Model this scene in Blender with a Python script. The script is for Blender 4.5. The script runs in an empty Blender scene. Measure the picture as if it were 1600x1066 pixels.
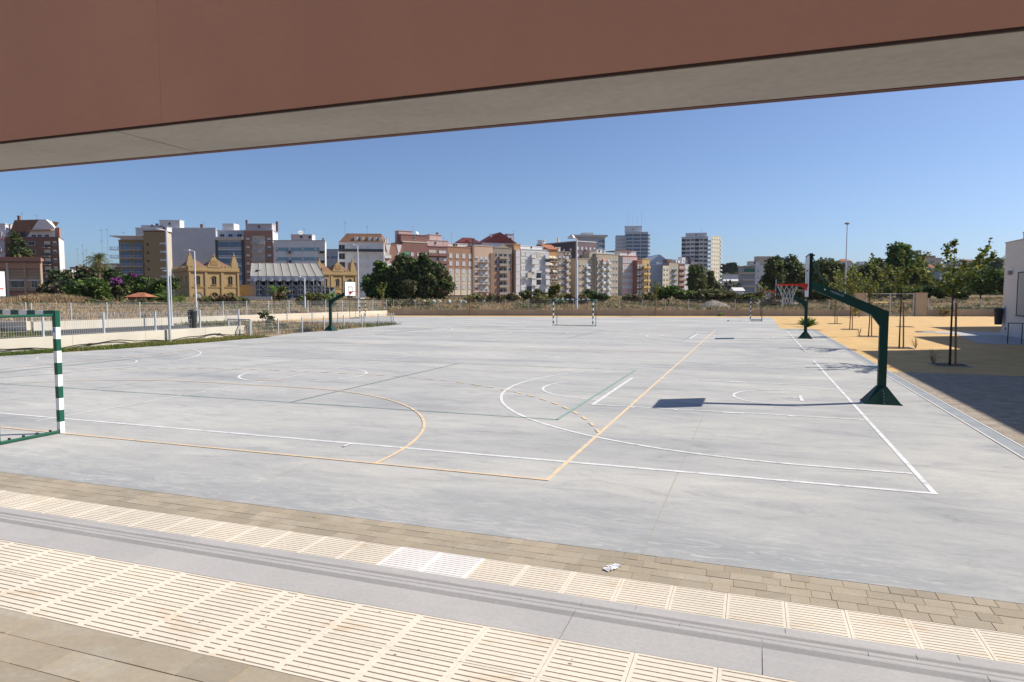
import bpy, bmesh, math, random
import numpy as np
from mathutils import Vector, Matrix, Euler
R = math.radians
random.seed(7); rng = np.random.default_rng(7)
sc = bpy.context.scene
COL = sc.collection

# ------------------------------------------------------------------ camera
CH = 2.33; FPX = 1052.4; YAW = R(19.75); PITCH = R(3.874)
cam = bpy.data.cameras.new('camera'); camo = bpy.data.objects.new('camera', cam); COL.objects.link(camo)
cam.sensor_width = 36; cam.lens = FPX / 1600 * 36; cam.clip_start = .05; cam.clip_end = 9000
camo.location = (0, 0, CH); camo.rotation_euler = (R(90) - PITCH, 0, YAW)
sc.camera = camo
FW = Vector((-math.sin(YAW), math.cos(YAW), 0)); RT = Vector((math.cos(YAW), math.sin(YAW), 0))
HZ = 461.7
def at(px, D, z=0.):           # a point of the place seen in direction px at forward distance D
    v = FW * D + RT * ((px - 800) / FPX * D); return Vector((v.x, v.y, z))
def zof(y, D): return CH + (HZ - y) / FPX * D

# ------------------------------------------------------------------ materials
MATS = {}
def mat(name, col, rough=.8, var=.08, scale=3., metal=0., bump=0., island=0., spec=.3):
    if name in MATS: return MATS[name]
    m = bpy.data.materials.new(name); m.use_nodes = True; nt = m.node_tree; N = nt.nodes; L = nt.links
    b = N['Principled BSDF']; b.inputs['Roughness'].default_value = rough; b.inputs['Metallic'].default_value = metal
    b.inputs['Specular IOR Level'].default_value = spec
    if var > 0 or bump > 0:
        tc = N.new('ShaderNodeTexCoord'); no = N.new('ShaderNodeTexNoise'); no.inputs['Scale'].default_value = scale
        no.inputs['Detail'].default_value = 6; L.new(tc.outputs['Object'], no.inputs['Vector'])
    hsv = N.new('ShaderNodeHueSaturation'); hsv.inputs['Color'].default_value = (*col, 1)
    last = None
    if var > 0:
        mr = N.new('ShaderNodeMapRange'); mr.inputs['From Min'].default_value = .3; mr.inputs['From Max'].default_value = .7
        mr.inputs['To Min'].default_value = 1 - var; mr.inputs['To Max'].default_value = 1 + var
        L.new(no.outputs['Fac'], mr.inputs['Value']); last = mr.outputs['Result']
    if island > 0:
        g = N.new('ShaderNodeNewGeometry'); m2 = N.new('ShaderNodeMapRange')
        m2.inputs['To Min'].default_value = 1 - island; m2.inputs['To Max'].default_value = 1 + island
        L.new(g.outputs['Random Per Island'], m2.inputs['Value'])
        if last is None: last = m2.outputs['Result']
        else:
            mu = N.new('ShaderNodeMath'); mu.operation = 'MULTIPLY'; L.new(last, mu.inputs[0]); L.new(m2.outputs['Result'], mu.inputs[1]); last = mu.outputs[0]
    if last is not None: L.new(last, hsv.inputs['Value'])
    L.new(hsv.outputs['Color'], b.inputs['Base Color'])
    if bump > 0:
        bp = N.new('ShaderNodeBump'); bp.inputs['Strength'].default_value = bump; bp.inputs['Distance'].default_value = .01
        n2 = N.new('ShaderNodeTexNoise'); n2.inputs['Scale'].default_value = scale * 25; L.new(tc.outputs['Object'], n2.inputs['Vector'])
        L.new(n2.outputs['Fac'], bp.inputs['Height']); L.new(bp.outputs['Normal'], b.inputs['Normal'])
    MATS[name] = m; return m
def ramp(N, stops):
    r = N.new('ShaderNodeValToRGB'); e = r.color_ramp.elements
    while len(e) < len(stops): e.new(.5)
    for i, (p, c) in enumerate(stops): e[i].position = p; e[i].color = (*c, 1)
    return r
def stained(name, base, stain, scale=(3, 3, 3), lo=.6, hi=.72, amt=.7, rough=.8, fine=30., island=0.):
    m = bpy.data.materials.new(name); m.use_nodes = True; nt = m.node_tree; N = nt.nodes; L = nt.links; b = N['Principled BSDF']; b.inputs['Roughness'].default_value = rough; b.inputs['Specular IOR Level'].default_value = .25
    tc = N.new('ShaderNodeTexCoord'); mp = N.new('ShaderNodeMapping'); mp.inputs['Scale'].default_value = scale; L.new(tc.outputs['Object'], mp.inputs[0])
    n = N.new('ShaderNodeTexNoise'); n.inputs['Scale'].default_value = 1; n.inputs['Detail'].default_value = 10; n.inputs['Roughness'].default_value = .68; n.inputs['Distortion'].default_value = .4; L.new(mp.outputs[0], n.inputs['Vector'])
    r = ramp(N, [(lo, (0, 0, 0)), (hi, (amt, amt, amt))]); L.new(n.outputs['Fac'], r.inputs[0])
    n2 = N.new('ShaderNodeTexNoise'); n2.inputs['Scale'].default_value = fine; n2.inputs['Detail'].default_value = 5; L.new(tc.outputs['Object'], n2.inputs['Vector'])
    n3 = N.new('ShaderNodeTexNoise'); n3.inputs['Scale'].default_value = 1.1; n3.inputs['Detail'].default_value = 4; L.new(tc.outputs['Object'], n3.inputs['Vector'])
    r2 = ramp(N, [(.3, (.93, .93, .93)), (.7, (1.05, 1.05, 1.05))]); L.new(n2.outputs['Fac'], r2.inputs[0]); r3 = ramp(N, [(.3, (.92, .93, .94)), (.7, (1.05, 1.05, 1.04))]); L.new(n3.outputs['Fac'], r3.inputs[0])
    mx = N.new('ShaderNodeMix'); mx.data_type = 'RGBA'; L.new(r.outputs[0], mx.inputs[0]); mx.inputs[6].default_value = (*base, 1); mx.inputs[7].default_value = (*stain, 1); o = mx.outputs[2]
    for q in (r2, r3):
        m2 = N.new('ShaderNodeMix'); m2.data_type = 'RGBA'; m2.blend_type = 'MULTIPLY'; m2.inputs[0].default_value = 1; L.new(o, m2.inputs[6]); L.new(q.outputs[0], m2.inputs[7]); o = m2.outputs[2]
    if island:
        g = N.new('ShaderNodeNewGeometry'); m4 = N.new('ShaderNodeMapRange'); m4.inputs['To Min'].default_value = 1 - island; m4.inputs['To Max'].default_value = 1 + island; L.new(g.outputs['Random Per Island'], m4.inputs['Value'])
        h = N.new('ShaderNodeHueSaturation'); L.new(o, h.inputs['Color']); L.new(m4.outputs[0], h.inputs['Value']); o = h.outputs[0]
    L.new(o, b.inputs['Base Color']); bp = N.new('ShaderNodeBump'); bp.inputs['Strength'].default_value = .2; bp.inputs['Distance'].default_value = .004; L.new(n2.outputs['Fac'], bp.inputs['Height']); L.new(bp.outputs[0], b.inputs['Normal'])
    MATS[name] = m; return m
def brick_mat(name, c1, c2, mortar, bw=.25, bh=.07, ms=.012, rough=.9):
    if name in MATS: return MATS[name]
    m = bpy.data.materials.new(name); m.use_nodes = True; nt = m.node_tree; N = nt.nodes; L = nt.links
    b = N['Principled BSDF']; b.inputs['Roughness'].default_value = rough
    tc = N.new('ShaderNodeTexCoord'); sx = N.new('ShaderNodeSeparateXYZ'); cx = N.new('ShaderNodeCombineXYZ'); ad = N.new('ShaderNodeMath')
    L.new(tc.outputs['Object'], sx.inputs[0]); L.new(sx.outputs['X'], ad.inputs[0]); L.new(sx.outputs['Y'], ad.inputs[1])
    L.new(ad.outputs[0], cx.inputs['X']); L.new(sx.outputs['Z'], cx.inputs['Y'])
    bt = N.new('ShaderNodeTexBrick'); L.new(cx.outputs[0], bt.inputs['Vector']); bt.inputs['Scale'].default_value = 1
    bt.inputs['Color1'].default_value = (*c1, 1); bt.inputs['Color2'].default_value = (*c2, 1); bt.inputs['Mortar'].default_value = (*mortar, 1)
    bt.inputs['Brick Width'].default_value = bw; bt.inputs['Row Height'].default_value = bh; bt.inputs['Mortar Size'].default_value = ms
    L.new(bt.outputs['Color'], b.inputs['Base Color']); MATS[name] = m; return m
def leaf_mat(name, col, var=.45, trans=.25):
    if name in MATS: return MATS[name]
    m = bpy.data.materials.new(name); m.use_nodes = True; nt = m.node_tree; N = nt.nodes; L = nt.links
    b = N['Principled BSDF']; b.inputs['Roughness'].default_value = .6; b.inputs['Specular IOR Level'].default_value = .25
    g = N.new('ShaderNodeNewGeometry'); mr = N.new('ShaderNodeMapRange'); mr.inputs['To Min'].default_value = 1 - var; mr.inputs['To Max'].default_value = 1 + var
    L.new(g.outputs['Random Per Island'], mr.inputs['Value'])
    tc = N.new('ShaderNodeTexCoord'); no = N.new('ShaderNodeTexNoise'); no.inputs['Scale'].default_value = .8; L.new(tc.outputs['Object'], no.inputs['Vector'])
    m3 = N.new('ShaderNodeMapRange'); m3.inputs['From Min'].default_value = .3; m3.inputs['From Max'].default_value = .7; m3.inputs['To Min'].default_value = .485; m3.inputs['To Max'].default_value = .515
    L.new(no.outputs['Fac'], m3.inputs['Value'])
    h = N.new('ShaderNodeHueSaturation'); h.inputs['Color'].default_value = (*col, 1); L.new(mr.outputs[0], h.inputs['Value']); L.new(m3.outputs[0], h.inputs['Hue'])
    L.new(h.outputs[0], b.inputs['Base Color'])
    t = N.new('ShaderNodeBsdfTranslucent'); L.new(h.outputs[0], t.inputs['Color']); mx = N.new('ShaderNodeMixShader'); mx.inputs[0].default_value = trans
    L.new(b.outputs[0], mx.inputs[1]); L.new(t.outputs[0], mx.inputs[2]); L.new(mx.outputs[0], N['Material Output'].inputs[0])
    MATS[name] = m; return m

# ------------------------------------------------------------------ mesh helpers
class MB:
    def __init__(s): s.v = []; s.f = []; s.m = []; s.mats = []
    def mi(s, m):
        if m not in s.mats: s.mats.append(m)
        return s.mats.index(m)
    def quad(s, pts, m):
        n = len(s.v); s.v += [tuple(p) for p in pts]; s.f.append(tuple(range(n, n + len(pts)))); s.m.append(s.mi(m)); return s
    def box(s, x0, x1, y0, y1, z0, z1, m, M=None):
        n = len(s.v)
        P = [(x0,y0,z0),(x1,y0,z0),(x1,y1,z0),(x0,y1,z0),(x0,y0,z1),(x1,y0,z1),(x1,y1,z1),(x0,y1,z1)]
        if M is not None: P = [tuple(M @ Vector(p)) for p in P]
        s.v += P; k = s.mi(m)
        for f in ((0,3,2,1),(4,5,6,7),(0,1,5,4),(1,2,6,5),(2,3,7,6),(3,0,4,7)): s.f.append(tuple(n + i for i in f)); s.m.append(k)
        return s
    def prism(s, poly, z0, z1, m):      # poly: list of (x,y), counterclockwise
        n = len(s.v); k = len(poly); mi = s.mi(m)
        s.v += [(x, y, z0) for x, y in poly] + [(x, y, z1) for x, y in poly]
        s.f.append(tuple(n + i for i in reversed(range(k)))); s.m.append(mi)
        s.f.append(tuple(n + k + i for i in range(k))); s.m.append(mi)
        for i in range(k):
            j = (i + 1) % k; s.f.append((n + i, n + j, n + k + j, n + k + i)); s.m.append(mi)
        return s
    def xprism(s, poly, y0, y1, m):     # poly in (x,z), extruded along y
        n = len(s.v); k = len(poly); mi = s.mi(m)
        s.v += [(x, y0, z) for x, z in poly] + [(x, y1, z) for x, z in poly]
        s.f.append(tuple(n + i for i in range(k))); s.m.append(mi)
        s.f.append(tuple(n + k + i for i in reversed(range(k)))); s.m.append(mi)
        for i in range(k):
            j = (i + 1) % k; s.f.append((n + j, n + i, n + k + i, n + k + j)); s.m.append(mi)
        return s
    def tube(s, pts, r, m, n=8, r1=None, cap=True, flat=1.):
        pts = [Vector(p) for p in pts]; K = len(pts); base = len(s.v); mi = s.mi(m)
        for i, p in enumerate(pts):
            d = (pts[min(i+1, K-1)] - pts[max(i-1, 0)]).normalized()
            a = d.cross(Vector((0, 0, 1)));
            if a.length < 1e-3: a = Vector((1, 0, 0))
            a.normalize(); b = d.cross(a).normalized()
            rr = r if r1 is None else r + (r1 - r) * i / (K - 1)
            for q in range(n):
                t = 2 * math.pi * (q + .5) / n; s.v.append(tuple(p + a * math.cos(t) * rr + b * math.sin(t) * rr * flat))
        for i in range(K - 1):
            for q in range(n):
                q2 = (q + 1) % n; s.f.append((base+i*n+q, base+(i+1)*n+q, base+(i+1)*n+q2, base+i*n+q2)); s.m.append(mi)
        if cap:
            s.f.append(tuple(base + q for q in range(n))); s.m.append(mi)
            s.f.append(tuple(base + (K-1)*n + q for q in reversed(range(n)))); s.m.append(mi)
        return s
    def lathe(s, prof, m, n=16, c=(0, 0)):
        base = len(s.v); mi = s.mi(m); K = len(prof)
        for r, z in prof:
            for q in range(n): t = 2*math.pi*q/n; s.v.append((c[0]+r*math.cos(t), c[1]+r*math.sin(t), z))
        for i in range(K-1):
            for q in range(n):
                q2 = (q+1) % n; s.f.append((base+i*n+q, base+i*n+q2, base+(i+1)*n+q2, base+(i+1)*n+q)); s.m.append(mi)
        s.f.append(tuple(base+(K-1)*n+q for q in range(n))); s.m.append(mi)
        s.f.append(tuple(base+q for q in reversed(range(n)))); s.m.append(mi)
        return s
    def mesh(s, name, smooth=False):
        me = bpy.data.meshes.new(name); me.from_pydata(s.v, [], s.f)
        for m in s.mats: me.materials.append(m)
        me.polygons.foreach_set('material_index', s.m)
        if smooth: me.polygons.foreach_set('use_smooth', [True] * len(s.f))
        me.update(); return me
    def build(s, name, parent=None, smooth=False, loc=None, rot=None):
        return link(name, s.mesh(name, smooth), parent, loc, rot)
def link(name, me, parent=None, loc=None, rot=None):
    o = bpy.data.objects.new(name, me); COL.objects.link(o)
    if parent is not None: o.parent = parent
    if loc is not None: o.location = loc
    if rot is not None: o.rotation_euler = rot
    return o
def np_mesh(name, V, F, mats, mi=None):
    me = bpy.data.meshes.new(name); V = np.asarray(V, 'f'); F = np.asarray(F, 'i'); k = F.shape[1]
    me.vertices.add(len(V)); me.vertices.foreach_set('co', V.ravel())
    me.loops.add(F.size); me.loops.foreach_set('vertex_index', F.ravel())
    me.polygons.add(len(F)); me.polygons.foreach_set('loop_start', np.arange(0, F.size, k, dtype='i'))
    try: me.polygons.foreach_set('loop_total', np.full(len(F), k, 'i'))
    except Exception: pass
    for m in mats: me.materials.append(m)
    if mi is not None: me.polygons.foreach_set('material_index', np.asarray(mi, 'i'))
    me.update(calc_edges=True); me.validate(); return me
def thing(name, label, cat, loc=(0, 0, 0), rz=0., group=None):
    o = bpy.data.objects.new(name, None); COL.objects.link(o); o.location = loc; o.rotation_euler = (0, 0, rz); o.empty_display_size = .3
    o['label'] = label; o['category'] = cat
    if group: o['group'] = group
    return o
def tag(o, label, cat, group=None):
    o['label'] = label; o['category'] = cat
    if group: o['group'] = group
    return o
def kind(o, k='structure'): o['kind'] = k; return o
def dup(root, loc, rz, label, group=None):
    r = root.copy(); COL.objects.link(r); r.location = loc; r.rotation_euler = (0, 0, rz); r['label'] = label
    if group: r['group'] = group
    for ch in list(root.children):
        c = ch.copy(); COL.objects.link(c); c.parent = r
        for g in ch.children:
            d = g.copy(); COL.objects.link(d); d.parent = c
    return r

# ------------------------------------------------------------------ light
w = bpy.data.worlds.new('World'); sc.world = w; w.use_nodes = True
nt = w.node_tree; bg = nt.nodes['Background']; sky = nt.nodes.new('ShaderNodeTexSky'); sky.sky_type = 'NISHITA'; sky.sun_disc = False
SD = Vector((.945, .56, 1.)).normalized()
sky.sun_elevation = math.asin(SD.z); sky.sun_rotation = math.atan2(SD.x, SD.y)
sky.air_density = .8; sky.dust_density = 1.0; sky.ozone_density = 9; sky.altitude = 0
hs = nt.nodes.new('ShaderNodeHueSaturation'); hs.inputs['Saturation'].default_value = .91; hs.inputs['Value'].default_value = 1.08
nt.links.new(sky.outputs[0], hs.inputs['Color']); nt.links.new(hs.outputs[0], bg.inputs[0]); bg.inputs[1].default_value = .087
sl = bpy.data.lights.new('sun', 'SUN'); sl.energy = 4.5; sl.angle = R(.55); sl.color = (1., .93, .80)
so = bpy.data.objects.new('sun', sl); COL.objects.link(so); so.rotation_euler = SD.to_track_quat('Z', 'Y').to_euler(); so.location = (20, 10, 30)
sc.view_settings.view_transform = 'Standard'; sc.view_settings.look = 'None'; sc.view_settings.exposure = .5; sc.view_settings.gamma = 1
sc.cycles.max_bounces = 6; sc.cycles.diffuse_bounces = 4; sc.cycles.transparent_max_bounces = 4
# ================================================================== SETTING
def smooth(a, b, x): t = np.clip((x - a) / (b - a), 0, 1); return t * t * (3 - 2 * t)
WD = Vector((51.4, 15.7, 0)).normalized(); WN = Vector((-WD.y, WD.x, 0)); W0 = Vector((-40, 69.3, 0))
def wall_pt(t, off=0.): p = W0 + WD * t + WN * off; return p
_ph = [(rng.uniform(-1, 1), rng.uniform(-1, 1), rng.uniform(0, 6.28)) for _ in range(10)]
def lump(x, y):
    r = 0
    for i, (a, b, c) in enumerate(_ph): k = .12 * 1.5 ** i; r = r + np.sin(k * (a * x + b * y) + c) * .55 / 1.35 ** i
    return r
def terrain_h(x, y):
    x = np.asarray(x, 'd'); y = np.asarray(y, 'd')
    db = (x - W0.x) * WN.x + (y - W0.y) * WN.y; dl = -(x + 46.0) + (y - 31.3) * .127
    d = np.maximum(np.minimum(db, 500), np.where(y > 20, dl, -9))
    h = -.35 + smooth(.05, 1.5, d) * .85 + 1.05 * smooth(2, 120, d) + .5 * smooth(100, 300, d)
    h = h + lump(x, y) * .22 * smooth(3, 14, d)
    D = x * FW.x + y * FW.y; lat = x * RT.x + y * RT.y; az = np.degrees(np.arctan2(lat, D))
    hill = smooth(360, 1000, np.hypot(x, y)) * (smooth(13, 20, az) * 36 + smooth(-60, -30, -az) * 0)
    return h + hill
radii = np.concatenate([[0.0], np.geomspace(12, 34, 6), np.linspace(36, 62, 27), np.linspace(63, 200, 90), np.geomspace(205, 6000, 60)])
az = np.concatenate([np.linspace(-180, -60, 20, endpoint=False), np.linspace(-60, 60, 240, endpoint=False), np.linspace(60, 180, 20)])
az = np.radians(az) - YAW
GR, GA = np.meshgrid(radii, az, indexing='ij'); GX = GR * np.sin(GA); GY = GR * np.cos(GA); GZ = terrain_h(GX, GY)
nr, na = GR.shape
V = np.stack([GX, GY, GZ], -1).reshape(-1, 3); ii = np.arange(nr - 1)[:, None] * na + np.arange(na - 1)[None, :]; ii = ii.ravel()
F = np.stack([ii, ii + 1, ii + na + 1, ii + na], -1)
def field_mat():
    m = bpy.data.materials.new('dry_field'); m.use_nodes = True; nt = m.node_tree; N = nt.nodes; L = nt.links; b = N['Principled BSDF']; b.inputs['Roughness'].default_value = .95
    b.inputs['Specular IOR Level'].default_value = .1
    tc = N.new('ShaderNodeTexCoord'); n1 = N.new('ShaderNodeTexNoise'); n1.inputs['Scale'].default_value = .09; n1.inputs['Detail'].default_value = 9; n1.inputs['Roughness'].default_value = .7
    L.new(tc.outputs['Object'], n1.inputs['Vector'])
    r = ramp(N, [(.3, (.075, .075, .032)), (.44, (.16, .115, .06)), (.52, (.27, .185, .1)), (.62, (.34, .24, .135)), (.74, (.1, .095, .045))])
    L.new(n1.outputs['Fac'], r.inputs[0]); n2 = N.new('ShaderNodeTexNoise'); n2.inputs['Scale'].default_value = 2.2; n2.inputs['Detail'].default_value = 8; L.new(tc.outputs['Object'], n2.inputs['Vector'])
    mx = N.new('ShaderNodeMix'); mx.data_type = 'RGBA'; mx.blend_type = 'MULTIPLY'; mx.inputs[0].default_value = .8
    r2 = ramp(N, [(.3, (.45, .45, .45)), (.7, (1.15, 1.15, 1.15))]); L.new(n2.outputs['Fac'], r2.inputs[0])
    L.new(r.outputs[0], mx.inputs[6]); L.new(r2.outputs[0], mx.inputs[7]); L.new(mx.outputs[2], b.inputs['Base Color'])
    bp = N.new('ShaderNodeBump'); bp.inputs['Strength'].default_value = .6; bp.inputs['Distance'].default_value = .3; L.new(n2.outputs['Fac'], bp.inputs['Height']); L.new(bp.outputs[0], b.inputs['Normal'])
    return m
kind(link('dry_field', np_mesh('dry_field', V, F, [field_mat()])))

# ---- court slab
def court_mat():
    m = bpy.data.materials.new('court_concrete'); m.use_nodes = True; nt = m.node_tree; N = nt.nodes; L = nt.links; b = N['Principled BSDF']
    b.inputs['Roughness'].default_value = .85; b.inputs['Specular IOR Level'].default_value = .12
    tc = N.new('ShaderNodeTexCoord')
    def noise(sx, sy, det, rough=.6, dist=0., seed=0):
        mp = N.new('ShaderNodeMapping'); mp.inputs['Scale'].default_value = (sx, sy, 1); mp.inputs['Location'].default_value = (seed * 7.3, seed * 3.1, seed)
        L.new(tc.outputs['Object'], mp.inputs['Vector']); n = N.new('ShaderNodeTexNoise'); n.inputs['Scale'].default_value = 1; n.inputs['Detail'].default_value = det
        n.inputs['Roughness'].default_value = rough; n.inputs['Distortion'].default_value = dist; L.new(mp.outputs[0], n.inputs['Vector']); return n
    a = noise(.16, .42, 8, .62, .5, 1); r1 = ramp(N, [(.3, (.3, .308, .322)), (.47, (.392, .391, .39)), (.56, (.432, .427, .415)), (.72, (.495, .486, .468))]); L.new(a.outputs['Fac'], r1.inputs[0])
    c = noise(1.0, 2.5, 8, .72, 1.0, 2); r2 = ramp(N, [(.32, (.79, .8, .82)), (.46, (.975, .975, .98)), (.56, (1.03, 1.03, 1.02)), (.7, (1.13, 1.12, 1.1))]); L.new(c.outputs['Fac'], r2.inputs[0])
    f = noise(14, 30, 4, .7, 0, 3); r3 = ramp(N, [(.25, (.9, .9, .9)), (.75, (1.08, 1.08, 1.08))]); L.new(f.outputs['Fac'], r3.inputs[0])
    def mul(x, y):
        mx = N.new('ShaderNodeMix'); mx.data_type = 'RGBA'; mx.blend_type = 'MULTIPLY'; mx.inputs[0].default_value = 1; L.new(x, mx.inputs[6]); L.new(y, mx.inputs[7]); return mx.outputs[2]
    o = mul(mul(r1.outputs[0], r2.outputs[0]), r3.outputs[0])
    # damp bluish cement-stained margin along the paving and pale splashes beside it
    sp = N.new('ShaderNodeSeparateXYZ'); L.new(tc.outputs['Object'], sp.inputs[0])
    e = N.new('ShaderNodeMapRange'); e.inputs['From Min'].default_value = 6.0; e.inputs['From Max'].default_value = 7.7; e.inputs['To Min'].default_value = 1; e.inputs['To Max'].default_value = 0; L.new(sp.outputs['Y'], e.inputs['Value'])
    g = noise(1.1, 3.2, 10, .72, 1.6, 5); r4 = ramp(N, [(.44, (0, 0, 0)), (.56, (.85, .85, .85))]); L.new(g.outputs['Fac'], r4.inputs[0])
    mm = N.new('ShaderNodeMath'); mm.operation = 'MULTIPLY'; L.new(e.outputs[0], mm.inputs[0]); L.new(r4.outputs[0], mm.inputs[1])
    mx = N.new('ShaderNodeMix'); mx.data_type = 'RGBA'; L.new(mm.outputs[0], mx.inputs[0]); L.new(o, mx.inputs[6]); mx.inputs[7].default_value = (.3, .312, .33, 1)
    g2 = noise(1.7, 7.5, 10, .75, 2., 11); r6 = ramp(N, [(.53, (0, 0, 0)), (.62, (.8, .8, .8))]); L.new(g2.outputs['Fac'], r6.inputs[0]); m6 = N.new('ShaderNodeMath'); m6.operation = 'MULTIPLY'; L.new(e.outputs[0], m6.inputs[0]); L.new(r6.outputs[0], m6.inputs[1])
    mx6 = N.new('ShaderNodeMix'); mx6.data_type = 'RGBA'; L.new(m6.outputs[0], mx6.inputs[0]); L.new(mx.outputs[2], mx6.inputs[6]); mx6.inputs[7].default_value = (.49, .485, .475, 1); mx = mx6
    # fine whitish trowel scratches
    s = noise(1.3, 9, 9, .8, 2.5, 8); r5 = ramp(N, [(.62, (0, 0, 0)), (.74, (.6, .6, .6))]); L.new(s.outputs['Fac'], r5.inputs[0])
    mx2 = N.new('ShaderNodeMix'); mx2.data_type = 'RGBA'; L.new(r5.outputs[0], mx2.inputs[0]); L.new(mx.outputs[2], mx2.inputs[6]); mx2.inputs[7].default_value = (.47, .465, .455, 1)
    L.new(mx2.outputs[2], b.inputs['Base Color'])
    bp = N.new('ShaderNodeBump'); bp.inputs['Strength'].default_value = .12; bp.inputs['Distance'].default_value = .01; L.new(f.outputs['Fac'], bp.inputs['Height']); L.new(bp.outputs[0], b.inputs['Normal'])
    return m
M_court = court_mat()
wl = lambda x, off: (x, (W0 + WD * ((x - W0.x) / WD.x) + WN * off).y)
court_poly = [(-29.5, 5.975), (3.68, 5.975), (3.68, 50.9), (1.78, 50.9), (1.78, 76.3), (-39.0, 65.4), (-38.2, 47.4), (-26.95, 47.4), (-26.9, 40), (-26.7, 34.6), (-26.0, 32.2), (-25.55, 30), (-25.5, 26), (-26.1, 21.5), (-27.4, 17), (-29.5, 12)]
kind(MB().prism(court_poly, -.12, 0, M_court).build('sports_court'))
M_jt = mat('joint_filler', (.34, .31, .26), .9, .2, 9)
j = MB()
for i, (x0, y0, x1, y1) in enumerate([(-.9, 6, -.88, 15), (-28, 10.2, 3.6, 10.42), (-5.75, 6, -5.75, 47), (-10.7, 6, -10.7, 47), (-15.6, 6, -15.6, 47), (-20.5, 6, -20.5, 47), (-26, 15.3, 3.6, 15.35), (-26, 20.2, 3.6, 20.25), (-26, 25.2, 3.6, 25.2), (-26, 30.1, 3.6, 30.1)]):
    d = Vector((x1 - x0, y1 - y0, 0)).normalized(); n = Vector((-d.y, d.x, 0)) * (.005 if i == 0 else .0025); z = .001 + i * .0001
    j.quad([(x0 - n.x, y0 - n.y, z), (x1 - n.x, y1 - n.y, z), (x1 + n.x, y1 + n.y, z), (x0 + n.x, y0 + n.y, z)], M_jt)
# a few hairline cracks and scuffs
M_crk = mat('crack', (.3, .29, .28), .9, 0); rd = random.Random(17)
for k, (x, y, a, n) in enumerate([(2.6, 10.3, 3.05, 26), (-3.5, 9.6, .35, 16), (-8.2, 7.4, .15, 22), (-4.4, 12.3, 2.6, 12), (-6.6, 13.6, .5, 18), (1.6, 13.2, 2.9, 14)]):
    z = .0021 + k * .0001
    for q in range(n):
        a += rd.uniform(-.13, .13); x2 = x + .17 * math.cos(a); y2 = y + .17 * math.sin(a); w_ = .0016; nx, ny = -math.sin(a) * w_, math.cos(a) * w_
        j.quad([(x - nx, y - ny, z), (x2 - nx, y2 - ny, z), (x2 + nx, y2 + ny, z), (x + nx, y + ny, z)], M_crk); x, y = x2, y2; z += .000003
kind(j.build('court_joints'))

# ---- painted markings (sheets just above the slab)
def paint(name, col, alpha=.2):
    m = bpy.data.materials.new(name); m.use_nodes = True; nt = m.node_tree; N = nt.nodes; L = nt.links; b = N['Principled BSDF']; b.inputs['Roughness'].default_value = .6
    tc = N.new('ShaderNodeTexCoord'); n = N.new('ShaderNodeTexNoise'); n.inputs['Scale'].default_value = 5; n.inputs['Detail'].default_value = 9; n.inputs['Roughness'].default_value = .75; L.new(tc.outputs['Object'], n.inputs['Vector'])
    r = ramp(N, [(.34, (.4, .4, .4)), (.46, tuple(.4 * .35 + c * .65 for c in col)), (.58, col), (1, col)]); L.new(n.outputs['Fac'], r.inputs[0]); L.new(r.outputs[0], b.inputs['Base Color']); return m
ZL = {}
class Lines(MB):
    def __init__(s, m, z): super().__init__(); s.mt = m; s.z = z; s.k = 1.2
    def ln(s, x0, y0, x1, y1, w=.055):
        if abs(y1 - y0) < abs(x1 - x0) * .3 and w < .07: w *= s.k
        a = Vector((x0, y0)); b = Vector((x1, y1)); d = (b - a).normalized(); n = Vector((-d.y, d.x)) * w / 2; s.z += .00012
        s.quad([(a.x-n.x, a.y-n.y, s.z), (b.x-n.x, b.y-n.y, s.z), (b.x+n.x, b.y+n.y, s.z), (a.x+n.x, a.y+n.y, s.z)], s.mt)
    def arc(s, cx, cy, r, a0, a1, w=.055, dash=None, gap=None):
        w *= s.k * .92
        s.z += .00012; L = abs(R(a1 - a0)) * r
        n = max(6, int(L / (.3 if dash else .16))); seg = dash or 0
        for i in range(n):
            if dash and i % 2: continue
            t0 = R(a0 + (a1 - a0) * i / n); t1 = R(a0 + (a1 - a0) * (i + 1) / n)
            P = [(cx + q * math.cos(t), cy + q * math.sin(t), s.z) for q, t in ((r-w/2, t0), (r+w/2, t0), (r+w/2, t1), (r-w/2, t1))]
            s.quad(P if a1 > a0 else P[::-1], s.mt)
CX = -12.45
Wt = Lines(paint('white_paint', (.74, .74, .74)), .004); Wt.k = 1.45
def both(f):
    for m in (1, -1): f(lambda x, m=m: x if m == 1 else 2 * CX - x, m)
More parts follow.
